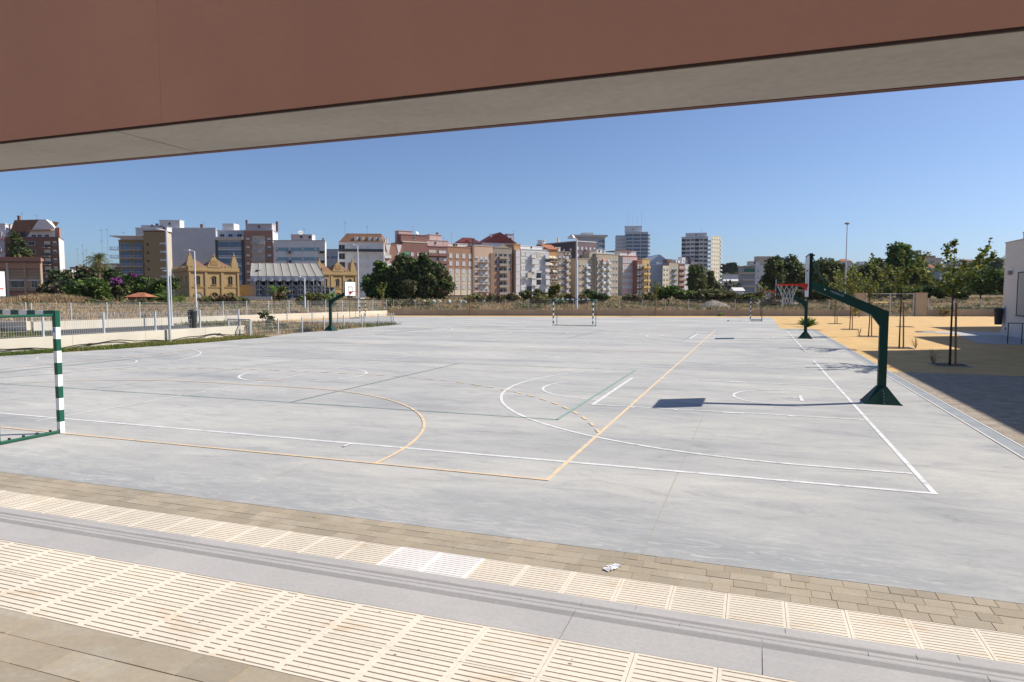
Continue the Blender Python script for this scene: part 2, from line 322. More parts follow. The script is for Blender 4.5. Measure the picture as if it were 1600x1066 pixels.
def bball(oy, full):
    y0, y1 = 9.02 + oy, 24.1 + oy
    Wt.ln(-27 if full else -26.6, y0, 2.08, y0); Wt.ln(-26.2, y1, 2.05, y1, .05)
    Wt.ln(2.05, y0 - .03, 2.05, y1 + (2.25 if full else .03), .065)
    Wt.ln(-12.5, y0 - .35, -12.52, y1 + .03, .055); Wt.arc(-12.5, 16.6 + oy, 1.8, 0, 360, .055)
    def half(X, m):
        lo, hi = (90, 270) if m == 1 else (90, -90)
        for yy in (14.02, 18.99): Wt.ln(X(2.0), yy + oy, X(-3.2), yy + oy, .045)
        Wt.ln(X(-3.2), 14.0 + oy, X(-3.2), 19.02 + oy, .085)
        Wt.arc(X(-3.2), 16.5 + oy, 1.8, lo, hi, .05)
        Wt.arc(X(.85), 16.6 + oy, 6.66, lo, hi, .055)
        for yy in (9.94, 23.26): Wt.ln(X(.85), yy + oy, X(2.0), yy + oy, .05)
        Wt.arc(X(.83), 16.5 + oy, 1.24, lo, hi, .045)
        for yy in (15.27, 17.73): Wt.ln(X(.83), yy + oy, X(1.06), yy + oy, .045)
        Wt.arc(X(.82), 16.48 + oy, .12, 0, 360, .03)
        Wt.ln(X(1.05), 16.03 + oy, X(1.05), 16.97 + oy, .075); Wt.ln(X(.94), 16.5 + oy, X(1.05), 16.5 + oy, .04)
        for yy, s in ((13.955, -1), (19.055, 1)):
            Wt.ln(X(-.56), yy + oy, X(-.15), yy + oy, .09)
            for xx in (-2.34, -1.45, .71): Wt.ln(X(xx - .04), yy + oy, X(xx + .04), yy + oy, .1)
    both(half)
bball(0, True); bball(23.15, False)
Wt.ln(-5.9, 8.75, -5.9, 8.98, .05); Wt.ln(-7.42, 24.13, -7.42, 26.2, .05); Wt.ln(-7.48, 30.2, -7.48, 32.1, .05); Wt.ln(-18.9, 25.2, -17.9, 26.9, .05)
Wt.ln(2.05, 30.2, 2.05, 32.1, .06)
kind(Wt.build('white_court_lines'))
Og = Lines(paint('orange_paint', (.8, .58, .34)), .0075)
Og.ln(-22.4, 8.03, -2.38, 8.03, .045); Og.ln(-2.41, 8.0, -2.41, 47.3, .058); Og.ln(-22.4, 8.0, -22.4, 47.3, .06); Og.ln(-22.4, 47.2, -2.41, 47.2, .06); Og.ln(-22.4, 28.1, -2.41, 28.1, .06)
for yb, sg in ((8.03, 1), (47.2, -1)):
    Og.arc(-11.0, yb, 6.1, 0, 90 * sg, .05); Og.ln(-11.0, yb + 6.1 * sg, -14.05, yb + 6.1 * sg, .045); Og.arc(-14.05, yb, 6.1, 90 * sg, 180 * sg, .05)
    Og.arc(-11.0, yb, 9.12, 20 * sg, 90 * sg, .06, dash=1); Og.arc(-14.05, yb, 9.12, 90 * sg, 160 * sg, .06, dash=1)
    for k in range(5): Og.ln(-11.4 - k * .6, yb + 9.12 * sg, -11.7 - k * .6, yb + 9.12 * sg, .06)
    Og.ln(-12.95, yb + 7 * sg, -12.0, yb + 7 * sg, .06)
Og.ln(-.35, 58, -.35, 76, .06); Og.ln(-38, 58, -.35, 58, .05)
kind(Og.build('orange_court_lines'))
Gn = Lines(paint('green_paint', (.19, .34, .28)), .0105)
for oy in (0, 23.2):
    a, b2 = 12.07 + oy, 20.98 + oy
    for yy in (a, b2): Gn.ln(-21.4, yy, -3.4, yy, .03)
    for xx in (-3.43, -21.4): Gn.ln(xx, a, xx, b2, .06)
    for xx in (-9.47, -15.4): Gn.ln(xx, a, xx, b2, .035 if xx > -12 else .02)
kind(Gn.build('green_court_lines'))

# ---- paving rows
M_pav = stained('paving_stone', (.345, .292, .225), (.4, .365, .31), (2, 4, 1), .52, .66, .6, .85, 35., .12)
M_sub = mat('sand_joint', (.43, .31, .17), .95, .15, 6)
M_pavg = mat('grey_paver', (.31, .262, .212), .85, .12, 5, bump=.3, island=.14)
def pavers(name, x0, x1, y0, y1, z, rowh, mt, gap=.006, lens=(.13, .2, .27), sub=True, seed=1):
    rd = random.Random(seed); b = MB(); y = y0; 
    while y < y1 - .02:
        yy = min(y + rowh, y1); x = x0 - rd.random() * .2
        while x < x1:
            l = rd.choice(lens); xa = max(x, x0); xb = min(x + l, x1)
            if xb - xa > .03:
                dz = rd.uniform(-.0015, .0015)
                b.box(xa + gap/2, xb - gap/2, y + gap/2, yy - gap/2, z - .05, z + dz, mt)
            x += l
        y += rowh
    if sub: b.box(x0, x1, y0, y1, z - .08, z - .003, M_sub)
    return kind(b.build(name))
pavers('paving', -13.5, 7.5, 5.41, 5.97, .0, .14, M_pav, lens=(.14, .19, .25))
pavers('upper_paving', -7.5, 7.0, .64, 2.64, .47, .2, M_pav, lens=(.2, .3, .3, .4), seed=4)
pavers('side_paving', 3.985, 11.5, 5.99, 23.28, -.002, .16, M_pavg, gap=.005, lens=(.16, .24, .32), seed=3)
pavers('schoolyard_paving', 7.5, 11.5, 3.0, 5.97, -.002, .2, M_pavg, seed=6)

# ---- ribbed tactile strips
M_tac = stained('tactile_tile', (.68, .61, .515), (.56, .42, .27), (2.2, 5, 1), .56, .72, .7)
M_tac2 = mat('tactile_tile_new', (.72, .69, .68), .8, .04, 4)
M_groove = mat('tactile_groove', (.5, .37, .27), .95, .35, 3)
M_spot = mat('rust_stain', (.3, .19, .1), .95, .2, 9)
def tactile(name, x0, x1, ystart, rows, z, tile=.409, ngr=11, depth=.405):
    b = MB(); base = MB(); rd = random.Random(3)
    if name == 'upper_tactile_paving': edges = sorted([-3.146 - tile * k for k in range(11)] + [-2.735, -2.616] + [-2.616 + tile * k for k in range(1, 23)])
    else: edges = [x0 + tile * k for k in range(int((x1 - x0) / tile) + 1)]
    nx = len(edges) - 1
    for r in range(rows):
        for i in range(nx):
            xa = edges[i]; tile = edges[i + 1] - xa; ya = ystart + r * depth; dz = rd.uniform(-.0012, .0012); mt = M_tac
            if name == 'tactile_paving' and -3.1 < xa + .2 < -2.2: mt = M_tac2; dz += .003
            X0, X1 = xa + .0015, xa + tile - .0015; Y0, Y1 = ya + .001, ya + depth - .001; zt = z + dz
            b.box(X0, X0 + .020, Y0, Y1, z - .03, zt, mt); b.box(X1 - .020, X1, Y0, Y1, z - .03, zt, mt)
            gw = .0095; p = (Y1 - Y0) / ngr
            for k in range(ngr + 1):
                b.box(X0 + .0199, X1 - .0199, Y0 if k == 0 else Y0 + (k - .5) * p + gw / 2, Y1 if k == ngr else Y0 + (k + .5) * p - gw / 2, z - .03, zt + .0002, mt)
            base.box(X0 + .010, X1 - .010, Y0 + .01, Y1 - .01, z - .04, z - .0055, M_groove)
    b.box(edges[0], edges[-1], ystart, ystart + rows * depth, z - .06, z - .02, M_groove)
    b.v += base.v; n0 = len(b.v) - len(base.v); b.f += [tuple(q + n0 for q in f) for f in base.f]; k = b.mi(M_groove); b.m += [k] * len(base.f)
    return kind(b.build(name))
pavers('rear_paving', -13, 11, -7, .6, .47, .2, M_pav, lens=(.4, .6, .8), seed=9)
tactile('tactile_paving', -12.9, 7.2, 4.955, 1, 0., .4115, 11, .452)
tactile('upper_tactile_paving', -7.36, 6.6, 2.64, 2, .47, .4145, 9, .387)
b = MB(); rd = random.Random(5)
for k in range(46):
    x = rd.uniform(-4.2, 1.2); y = rd.uniform(2.66, 3.38); r = rd.uniform(.003, .009); z = .4722
    b.quad([(x + r * math.cos(t) * rd.uniform(.6, 1.9), y + r * math.sin(t) * rd.uniform(.5, 1), z + k * 2e-5) for t in [q * 1.0472 for q in range(6)]], M_spot)
kind(b.build('paving_stains'))

# ---- steps
M_gran = stained('step_stone', (.4, .385, .38), (.46, .44, .43), (1.2, 4, 1), .5, .7, .6, .7, 40., .04)
M_grd = mat('step_groove', (.335, .32, .315), .85, .1, 5)
def tread(b, x0, x1, yb, yf, z, th=.15):
    L = 1.035; x = x0
    while x < x1:
        xa, xb = x + .002, x + L - .002
        b.box(xa, xb, yb, yf - .094, z - th, z, M_gran); b.box(xa, xb, yf - .034, yf, z - th, z, M_gran)
        b.box(xa, xb, yf - .0939, yf - .0341, z - th, z - .004, M_grd)
        for k in range(6): y = yf - .094 + .0045 + k * .0098; b.box(xa, xb, y, y + .0058, z - .01, z - .0006, M_gran)
        x += L
b = MB()
tread(b, -9.2 - .035, 7.4, 3.418, 3.785, .47); kind(b.build('steps'))
b = MB(); tread(b, -9.7, 7.4, 3.75, 4.156, .313); tread(b, -9.38, 7.4, 4.12, 4.552, .157)
b.box(-10, 7.4, 3.42, 3.74, 0, .30, M_gran); b.box(-10, 7.4, 3.72, 4.11, 0, .15, M_gran); x = -13.2
while x < 7.4: b.box(x + .002, x + 1.033, 4.5, 4.952, -.05, .004, M_gran); x += 1.035
kind(b.build('lower_steps'))
M_grey = mat('concrete_base', (.3, .29, .28), .9, .1, 2)
kind(MB().box(-14, 12, -7.5, 3.41, .0, .40, M_grey).build('terrace_base'))
kind(MB().box(-14, 12, 3.0, 6.1, -.3, -.07, M_grey).build('paving_base'))

# ---- drain channel
M_steel = mat('galvanised_steel', (.56, .57, .58), .45, .06, 8, metal=.6)
M_grate = mat('drain_grate', (.3, .315, .33), .6, .12, 2, metal=.3)
root = thing('drain_channel', 'long straight metal drainage channel between the concrete court and the side paving', 'drain', (3.82, 6, 0))
b = MB(); b.box(-.145, -.115, 0, 44.8, -.05, .004, mat('channel_rim', (.62, .62, .61), .7, .05, 3)); b.box(.115, .145, 0, 44.8, -.05, .004, MATS['channel_rim']); b.box(-.165, -.1455, 0, 44.8, -.05, .0015, mat('drain_joint', (.1, .085, .07), .9, 0)); b.box(.1455, .16, 0, 44.8, -.05, .0015, MATS['drain_joint']); b.build('rim', root)
b = MB(); y = 0
while y < 44.7: b.box(-.112, .112, y + .003, y + .997, -.05, -.002, M_grate); y += 1.
b.build('grate', root)
# ---- sand, asphalt
M_sand = mat('sandy_ground', (.56, .37, .165), .95, .14, .9, bump=.9)
sp = [(3.975, 23.3), (34, 23.3), (34, wl(34, -.1)[1]), (-41.5, wl(-41.5, -.1)[1]), (-43.2, 47.5), (-38.25, 47.5), (-39.05, 65.45), (1.76, 76.36), (1.76, 50.95), (3.975, 50.95)]
b = MB(); b.quad([(x, y, -.006) for x, y in sp], M_sand); kind(b.build('sand_ground'))
M_asph = mat('asphalt', (.075, .075, .078), .9, .15, .6, bump=.3)
b = MB(); b.quad([(x, y, -.02) for x, y in [(-29.2, 24), (-27.3, 31), (-45, 41.3), (-44.75, 31.3), (-29.4, 20)]][::-1] if False else [(-45.3, 31.2, -.02), (-29.2, 22.0, -.02), (-28.7, 31.2, -.02), (-38.4, 41.3, -.02), (-46.2, 41.3, -.02)], M_asph); kind(b.build('asphalt_path'))
M_dirt = mat('bare_soil', (.3, .22, .13), .95, .25, 1.2, bump=.5)
b = MB(); b.quad([(-48, 8, -.03), (-28.2, 8, -.03), (-25.3, 22, -.03), (-26.8, 47.4, -.03), (-43.5, 47.4, -.03), (-47, 30, -.03)], M_dirt); kind(b.build('soil'))
M_slab = mat('walkway_concrete', (.4, .4, .4), .8, .08, 1)
kind(MB().prism([(10.3, 38.3), (17, 37), (17, 51.5), (10.4, 49.9), (9.6, 48.6), (11.5, 47.2)], -.05, .012, M_slab).build('walkway'))
M_water = mat('puddle_water', (.02, .025, .03), .04, 0, spec=.6)
b = MB(); rd = random.Random(2)
b.quad([(-25.75 + math.cos(t) * .32 * rd.uniform(.7, 1.2), 30.0 + math.sin(t) * 1.25 * rd.uniform(.8, 1.2), .003) for t in [q * math.pi / 9 for q in range(18)]], M_water); kind(b.build('puddle'))

# ================================================================== OBJECTS
# ---- porch we look out of
M_brown = mat('brown_render', (.5, .25, .165), .8, .07, .9, bump=.3)
M_soff = stained('fair_concrete', (.39, .375, .355), (.33, .32, .31), (1.2, 3, 1), .45, .65, .7, .8, 22.)
M_lip = mat('dark_red_trim', (.09, .025, .02), .6, .05, 3)
M_gap = mat('shadow_gap', (.05, .03, .025), .9, 0)
root = thing('porch_beam', 'wide brown rendered beam with a pale concrete underside spanning the view overhead', 'beam', (0, 2.555, 3.15))
b = MB(); x = -2.72
for x0, x1 in ((-12, -2.7205), (-2.7195, 9)): b.box(x0, x1, 0, .03, .012, 1.75, M_brown)
b.box(-12, 9, .031, .56, .03, 1.75, M_brown); b.box(-12, 9, .5601, .58, .0, 1.75, M_lip); b.build('beam_face', root)
b = MB()
for x0, x1 in ((-12, -3.031), (-3.021, 9)): b.box(x0, x1, .014, .528, 0, .028, M_soff)
b.build('soffit_panel', root)
MB().box(-12, 9, .5285, .5595, -.003, .0275, M_lip).box(-3.06, -2.99, .02, .54, .0281, .0299, M_gap).box(-12, 9, .003, .012, .002, .011, M_gap).build('trim', root)
root = thing('bounce_wall', 'pale rendered wall added unseen behind the camera to bounce sunlight onto the beam', 'building', (0, -7, 0))  # added out of view; its pale face throws sunlight back onto the beam
MB().box(-14, 12, -.4, 0, .41, 6.0, mat('bounce_render', (.6, .56, .5), .9, .04, 1)).build('wall', root)
b = MB()
for k in range(5): b = MB().box(-12 + k * 5, -10 + k * 5, .001, .06, 1.4, 3.2, mat('dark_glass', (.03, .035, .04), .15, 0, spec=.6)).build('window', root)

# ---- white school building and the blocks beyond the frame that throw the stepped shadows
M_wb = brick_mat('white_painted_brick', (.62, .6, .57), (.68, .66, .63), (.5, .48, .46), .25, .075, .01)
M_cap = mat('parapet_cap', (.5, .44, .38), .6, .05, 2)
M_shut = mat('roller_shutter', (.4, .4, .39), .55, .03, 4)
M_drk = mat('dark_frame', (.06, .06, .065), .5, 0)
bx, by, bh = 13.65, 46.7, 5.33
root = thing('school_building', 'low white painted brick school building with a shuttered window at the right edge', 'building', (bx, by, 0))
MB().box(0, 14, -9.6, 0, -.1, bh, M_wb).build('wall', root)
MB().box(-.03, 14.03, -9.63, .03, bh, bh + .07, M_cap).build('roof_edge', root)
wn = thing('x', 'x', 'x'); bpy.data.objects.remove(wn)
b = MB(); ya, yb, za, zb = -9.0, -2.35, 1.25, 3.55
b.box(-.05, -.001, ya - .06, ya, za - .06, zb + .06, M_drk); b.box(-.05, -.001, yb, yb + .06, za - .06, zb + .06, M_drk); b.box(-.05, -.001, ya, yb, zb, zb + .06, M_drk); b.box(-.09, -.001, ya, yb, za - .06, za, M_drk)
win = b.build('window', root)
b = MB(); n = 5
for k in range(n):
    y0 = ya + (yb - ya) * k / n; y1 = ya + (yb - ya) * (k + 1) / n; z = za + .005
    while z < zb - .01: b.box(-.03, -.012, y0 + .025, y1 - .025, z, min(z + .052, zb), M_shut); z += .056
    b.box(-.036, -.02, y0 - .02, y0 + .02, za, zb, M_shut)
b.build('shutter', win)
lt = MB().lathe([(.09, -.12), (.1, -.1), (.1, .1), (.09, .12)], mat('lamp_grey', (.25, .26, .27), .5, 0), 12).build('wall_lamp', root); lt.location = (-.13, -1.3, 3.6)
MB().box(-.02, -.001, -.75, -.6, .35, .5, M_drk).build('socket_cover', root)
root = thing('classroom_block', 'tall rendered school block beside the courts, outside the right edge, shading the paving', 'building', (12.55, 36.5, 0))
MB().box(0, 12, -35, 0, -.1, 8.6, mat('cream_render', (.6, .57, .5), .9, .05, 1)).build('wall', root); MB().box(-.04, 12, -35, .04, 8.6, 8.7, M_cap).build('roof_edge', root)
root = thing('rear_school_wing', 'white school wing standing behind the shuttered white building', 'building', (19., 61.3, 0))
MB().box(0, 14, -14, 0, -.1, 7., M_wb).build('wall', root); MB().box(-.04, 14, -14, .04, 7., 7.1, M_cap).build('roof_edge', root)

# ---- basketball hoops
M_gr = mat('green_paint_metal', (.006, .042, .031), .55, .05, 2, spec=.2)
M_grd = mat('dark_green_frame', (.004, .02, .018), .6, .03, 2, spec=.2)
M_bd = mat('backboard_white', (.72, .72, .74), .45, .03, 1.5)
M_rim = mat('red_rim', (.62, .03, .012), .4, .03, 2, spec=.5)
M_net = mat('net_cord', (.68, .68, .66), .9, .05, 2)
M_blk = mat('black_paint', (.02, .02, .022), .5, 0)
M_bolt = mat('bolt_zinc', (.7, .7, .7), .4, 0, metal=.5)
M_let = mat('faded_lettering', (.24, .3, .36), .6, .1, 8)
def text_bars(b, x0, z0, s, word, place, m):  # blocky letter strokes
    G = {'T': '111010010010010', 'A': '010101111101101', 'G': '011100101101011', 'O': '111101101101111', 'M': '101111111101101', 'L': '100100100100111', 'I': '111010010010111', 'D': '110101101101110', 'E': '111100110100111', 'P': '111101111100100', 'R': '110101110101101', 'S': '111100111001111'}
    for i, ch in enumerate(word):
        g = G[ch]
        for r in range(5):
            for c in range(3):
                if g[r * 3 + c] == '1': place(b, x0 + (i * 4 + c) * s, z0 - (r + 1) * s, s * .92, m)
def make_hoop(label, loc, rz, marks=True):
    # local: pole at origin, board towards -x
    t = thing('basketball_hoop', label, 'basketball hoop', loc, rz, 'basketball hoops around the courts')
    b = MB(); lo, hi, h = .34, .095, .36
    v = [(-lo, -lo), (lo, -lo), (lo, lo), (-lo, lo)]; u = [(-hi, -hi), (hi, -hi), (hi, hi), (-hi, hi)]
    for i in range(4):
        k = (i + 1) % 4; b.quad([(*v[i], .015), (*v[k], .015), (*u[k], h), (*u[i], h)], M_gr)
    b.box(-lo - .02, lo + .02, -lo - .02, lo + .02, 0, .014, M_gr)
    for q in range(5): b.box(.0 + (q % 2) * .01, .018 + (q % 2) * .01, -lo + .23 * q / 5 - .012, -lo + .23 * q / 5 + .004, .03 + .3 * q / 5, .045 + .3 * q / 5, MATS['lamp_grey'])
    base = b.build('base', t)
    MB().box(-.08, .08, -.075, .075, .3, 1.85, M_gr).build('pole', t)
    # arm
    A = Vector((.09, 0, 1.98)); B_ = Vector((-1.5, 0, 2.57))
    b = MB(); b.xprism([(.08, 1.78), (.08, 1.985), (-1.5, 2.69), (-1.5, 2.49), (-.08, 1.83)], -.08, .08, M_gr)
    b.xprism([(-.079, 1.66), (-.079, 1.9), (-.3, 1.985), (-.23, 1.87), (-.14, 1.75)], -.072, .072, M_gr)
    arm = b.build('arm', t)
    b = MB(); b.tube([(-1.19, -.079, 2.46), (-1.19, -.088, 2.46)], .018, M_bolt, 8)
    b.build('bolt', arm)
    if marks:
        b = MB(); dx = Vector((-1.59, 0, .645)).normalized(); up = Vector((-dx.z, 0, dx.x)) * -1
        def place(bb, a, c, s, m):
            o = Vector((-1.08, -.0815, 2.43)) - dx * a + up * c
            bb.quad([o, o - dx * s, o - dx * s + up * s, o + up * s], m)
        up = Vector((dx.z, 0, -dx.x)); up = up if up.z > 0 else -up
        text_bars(b, 0, .02, .0095, 'TAGOMAGO', place, M_let)
        b.build('lettering', arm)
    X = -1.55
    b = MB(); b.box(X + .0, X + .035, -.6, .6, 2.3, 3.2, M_bd); bd = b.build('backboard', t)
    b = MB(); b.box(X - .004, X + .06, -.632, -.602, 2.27, 3.23, M_grd); b.box(X - .004, X + .06, .602, .632, 2.27, 3.23, M_grd); b.box(X - .004, X + .06, -.602, .602, 2.27, 2.298, M_grd); b.box(X - .004, X + .06, -.602, .602, 3.202, 3.23, M_grd)
    b.box(X + .036, X + .075, -.04, .04, 2.3, 3.2, M_grd); b.build('frame', bd)
    b = MB(); xx = X - .004
    for y0, y1, z0, z1 in ((-.25, .25, 2.86, 2.9), (-.25, .25, 2.52, 2.56), (-.25, -.21, 2.56, 2.86), (.21, .25, 2.56, 2.86)): b.box(xx, X - .0005, y0, y1, z0, z1, M_blk)
    b.build('target_square', bd)
    for s in (-1, 1): MB().tube([(X + .06, s * .45, 3.17), (X + .36, s * .06, 2.60)], .011, M_gr, 6).build('brace', t)
    b = MB(); b.box(X + .06, X + .11, -.5, .5, 3.185, 3.21, M_grd); b.build('top_bar', t)
    # rim
    rc = Vector((X - .17 - .225, 0, 2.58)); b = MB(); n = 28
    pts = [(rc.x + .225 * math.cos(2*math.pi*i/n), .225 * math.sin(2*math.pi*i/n), 2.57) for i in range(n + 1)]
    b.tube(pts, .011, M_rim, 8, cap=False)
    for i in range(n):
        a0 = 2*math.pi*i/n; a1 = 2*math.pi*(i+1)/n
        P = [(rc.x + q * math.cos(a), q * math.sin(a)) for q, a in ((.228, a0), (.228, a1))]
        b.quad([(*P[0], 2.548), (*P[1], 2.548), (*P[1], 2.588), (*P[0], 2.588)], M_rim)
    for s in (-1, 1): b.xprism([(X - .002, 2.44), (X - .002, 2.592), (X - .26, 2.592), (X - .26, 2.556), (X - .1, 2.53), (X - .035, 2.46)], s * .07 - .006, s * .07 + .006, M_rim)
    b.box(X - .2, X - .002, -.09, .09, 2.585, 2.594, M_rim); b.box(X - .012, X - .001, -.1, .1, 2.43, 2.594, M_rim)
    rim = b.build('rim', t)
    b = MB(); ns = 11; lev = [(0, .222), (.12, .17), (.24, .125), (.34, .108), (.43, .118)]
    for k in range(ns):
        for sg in (-1, 1):
            P = []
            for li, (dz, r) in enumerate(lev):
                a = 2 * math.pi * (k + sg * li * .5) / ns; P.append((rc.x + r * math.cos(a), r * math.sin(a), 2.55 - dz))
            b.tube(P, .003, M_net, 4, cap=False)
    b.build('net', rim)
    return t
HY = 16.43
h1 = make_hoop('near dark green basketball hoop with its arm reaching left over the court', (2.65, HY, 0), 0)
def place_hoop(label, loc, rz, no_mark=True):
    r = dup(h1, loc, rz, label)
    return r
place_hoop('basketball hoop beside the sandy ground behind the near one, facing left', (2.65, 39.7, 0), 0)
place_hoop('basketball hoop left of the far court, before the low post fence', (-26.3, 37.8, 0), R(180))
place_hoop('basketball hoop cut by the left edge, its backboard above the striped goal', (-27.35, 16.4, 0), R(180))

# ---- handball goals
M_gp = mat('goal_green', (.006, .085, .05), .35, .04, 2, spec=.5)
M_wp = mat('goal_white', (.8, .8, .8), .4, .03, 2, spec=.5)
M_bl = mat('blue_sticker', (.16, .3, .6), .5, 0)
M_bn = mat('net_hook', (.03, .03, .03), .6, 0)
def make_goal(label, loc, rz):
    # local: opening towards +y, post centres x = +-1.54
    t = thing('handball_goal', label, 'goal', loc, rz, 'striped handball goals')
    for s in (-1, 1):
        b = MB(); x0, x1 = sorted((s * 1.5, s * 1.58)); z = 0; k = 0
        while z < 1.79: b.box(x0, x1, -.04, .04, z, z + .2, M_gp if k % 2 else M_wp); z += .2; k += 1
        b.box(x0, x1, -.04, .04, 1.8, 2.08, M_gp)
        for z in (.1, .3, .7, 1.1, 1.5, 1.9): b.box(s*1.54 - .052 if s > 0 else s*1.54 + .04, s*1.54 - .04 if s > 0 else s*1.54 + .052, -.03, -.005, z, z + .035, M_bn)
        p = b.build('post', t)
        if s > 0: MB().box(1.512, 1.56, -.0425, -.0402, 1.71, 1.79, M_bl).build('sticker', p)
    b = MB(); x = -1.5; k = 0
    while x < 1.49: b.box(x, x + .2, -.04, .04, 2.0, 2.08, M_wp if k % 2 else M_gp); x += .2; k += 1
    b.build('crossbar', t)
    b = MB(); r = .022
    for s in (-1, 1):
        b.tube([(s * 1.54, -.04, 2.0), (s * 1.54, -1.0, 2.0)], r, M_gp, 8); b.tube([(s * 1.54, -1.0, 0.02), (s * 1.54, -1.0, 2.02)], r, M_gp, 8)
        b.tube([(s * 1.54, -.04, .03), (s * 1.54, -1.0, .03)], r * 1.3, M_gp, 8)
    b.tube([(-1.54, -1.0, .03), (1.54, -1.0, .03)], r, M_gp, 8); b.tube([(-1.54, -1.0, 2.), (1.54, -1.0, 2.)], r, M_gp, 8)
    for k in range(4):
        for s in (-1, 1): b.box(s*1.54 - .015, s*1.54 + .015, -.2 - k * .22, -.17 - k * .22, .055, .085, M_bn)
    for k in range(9): b.box(-1.4 + k * .35, -1.37 + k * .35, -1.015, -.985, .05, .08, M_bn)
    b.build('net_frame', t)
    return t
g1 = make_goal('green and white striped goal cut off by the left edge, nearest the paving', (-12.56, 8.05, 0), 0)
def goal(loc, rz, label): return dup(g1, loc, rz, label)
goal((-12.85, 49.4, 0), R(180), 'striped goal in the middle of the far court before the beige wall')
goal((-37.6, 59.6, 0), R(-68), 'striped goal at the far left corner before the pale wall')
goal((-.3, 66.5, 0), R(90), 'striped goal at the far right seen edge on, beside the sand')

# ---- walls
M_cw = mat('beige_wall_concrete', (.37, .31, .24), .9, .1, .8, bump=.3)
M_ww = mat('pale_wall_concrete', (.6, .555, .47), .9, .07, .8, bump=.3)
M_seam = mat('wall_seam', (.2, .17, .13), .9, 0)
def wallobj(label, A, B, th, h, mt, seam=3.0, name='boundary_wall', z0=-.4, h2=None, notch=None):
    A = Vector(A); B = Vector(B); d = B - A; L = d.length; t = thing(name, label, 'wall', (A.x, A.y, 0), math.atan2(d.y, d.x))
    b = MB(); x = 0; h2 = h if h2 is None else h2
    while x < L - .01:
        x1 = min(x + seam, L); ha = h + (h2 - h) * x / L; hb = h + (h2 - h) * x1 / L
        b.xprism([(x + .006, z0), (x1 - .006, z0), (x1 - .006, hb), (x + .006, ha)], -th / 2, th / 2, mt)
        x = x1
    b.xprism([(0.01, z0), (L - .01, z0), (L - .01, min(h, h2) - .02), (.01, min(h, h2) - .02)], -th / 2 + .008, th / 2 - .008, M_seam)
    b.build('wall_panels', t); return t
pA = wall_pt(0); pB = wall_pt(53.0)
GZp = 53.2
wallobj('long low beige concrete wall behind the far court, under the wire fence', (pA.x, pA.y, 0), (pB.x, pB.y, 0), .3, .68, M_cw, 4.1)
pC = wall_pt(60.9); pD = wall_pt(84)
wallobj('beige concrete wall right of the gate, behind the sandy yard', (pC.x, pC.y, 0), (pD.x, pD.y, 0), .3, .78, M_cw, 4.1)
wallobj('pale sunlit low wall along the left boundary under the tall wire fence', (-40.3, 69.0, 0), (-45.1, 31.3, 0), .28, .58, M_ww, 3.)
wallobj('short pale wall end at the left beside the dark asphalt ramp', (-62, 29.4, 0), (-45.0, 31.0, 0), .28, .62, M_ww, 3.)
wallobj('pale concrete wall along the grass strip at the left of the near court', (-28.9, 10.5, 0), (-27.7, 31.3, 0), .26, .57, M_ww, 3.6, h2=.6)

# ---- wire fences
M_post = mat('fence_post_zinc', (.5, .53, .56), .45, .05, 3, metal=.35)
M_wire = mat('fence_wire', (.46, .47, .48), .5, 0, metal=.3)
def panel_mesh(w, h, dx, name, tk=.0035):
    b = MB(); x = dx
    while x < w: b.box(x - tk, x + tk, -tk, tk, 0, h, M_wire); x += dx
    for k in range(max(3, int(h / .2) + 1)): z = h * k / max(2, int(h / .2)); b.box(0, w, -tk * 1.4, tk * 1.4, z - tk, z + tk, M_wire)
    return b.mesh(name)
def fence(label, A, B, z, h, sp, zoff=.0, dx=.1, r=.03, name='wire_fence', skip_last=False, tk=.0035, grp=None):
    A = Vector(A); B = Vector(B); d = B - A; L = d.length; n = max(1, round(L / sp)); s = L / n
    t = thing(name, label, 'fence', (A.x, A.y, z), math.atan2(d.y, d.x))
    pm = MB().box(-r, r, -r, r, zoff, h, M_post).box(-r - .004, r + .004, -r - .004, r + .004, h, h + .012, M_post).mesh('post')
    pn = panel_mesh(s - 2 * r - .02, h - .1, dx, 'mesh_panel', tk)
    for i in range(n + 1):
        link('post', pm, t, (i * s, 0, 0))
        if i < n: link('mesh_panel', pn, t, (i * s + r + .01, 0, .05))
    return t
qA = wall_pt(.4); qB = wall_pt(52.8); qC = wall_pt(61.1); qD = wall_pt(84)
fence('long wire fence on the beige wall between the far court and the dry field', (qA.x, qA.y, 0), (qB.x, qB.y, 0), .68, 1.2, 2.62, dx=.12, tk=.004)
fence('wire fence on the beige wall right of the gate', (qC.x, qC.y, 0), (qD.x, qD.y, 0), .78, 1.2, 3.0, dx=.12, tk=.004)
fence('tall wire fence on the pale wall along the left side of the dry field', (-40.3, 69.0, 0), (-45.1, 31.3, 0), .58, 1.25, 2.5, tk=.004)
fence('wire fence on the short pale wall at the far left', (-62, 29.4, 0), (-45.2, 31.0, 0), .62, 1.25, 2.5)
fence('low wire fence standing on the pale wall beside the grass strip', (-28.82, 12.0, 0), (-27.75, 31.0, 0), .58, .95, 2.7, r=.035)
fence('low post and wire fence along the left side of the far court, in weeds', (-27.05, 31.2, 0), (-26.95, 47.2, 0), 0, .93, 2.3)
fence('low wire fence across the back of the weedy enclosure', (-44.2, 46.6, 0), (-27.2, 47.3, 0), 0, .9, 2.45)
fence('low wire fence along the far edge of the asphalt path', (-58.5, 41.3, 0), (-44.3, 41.6, 0), 0, .95, 2.6)
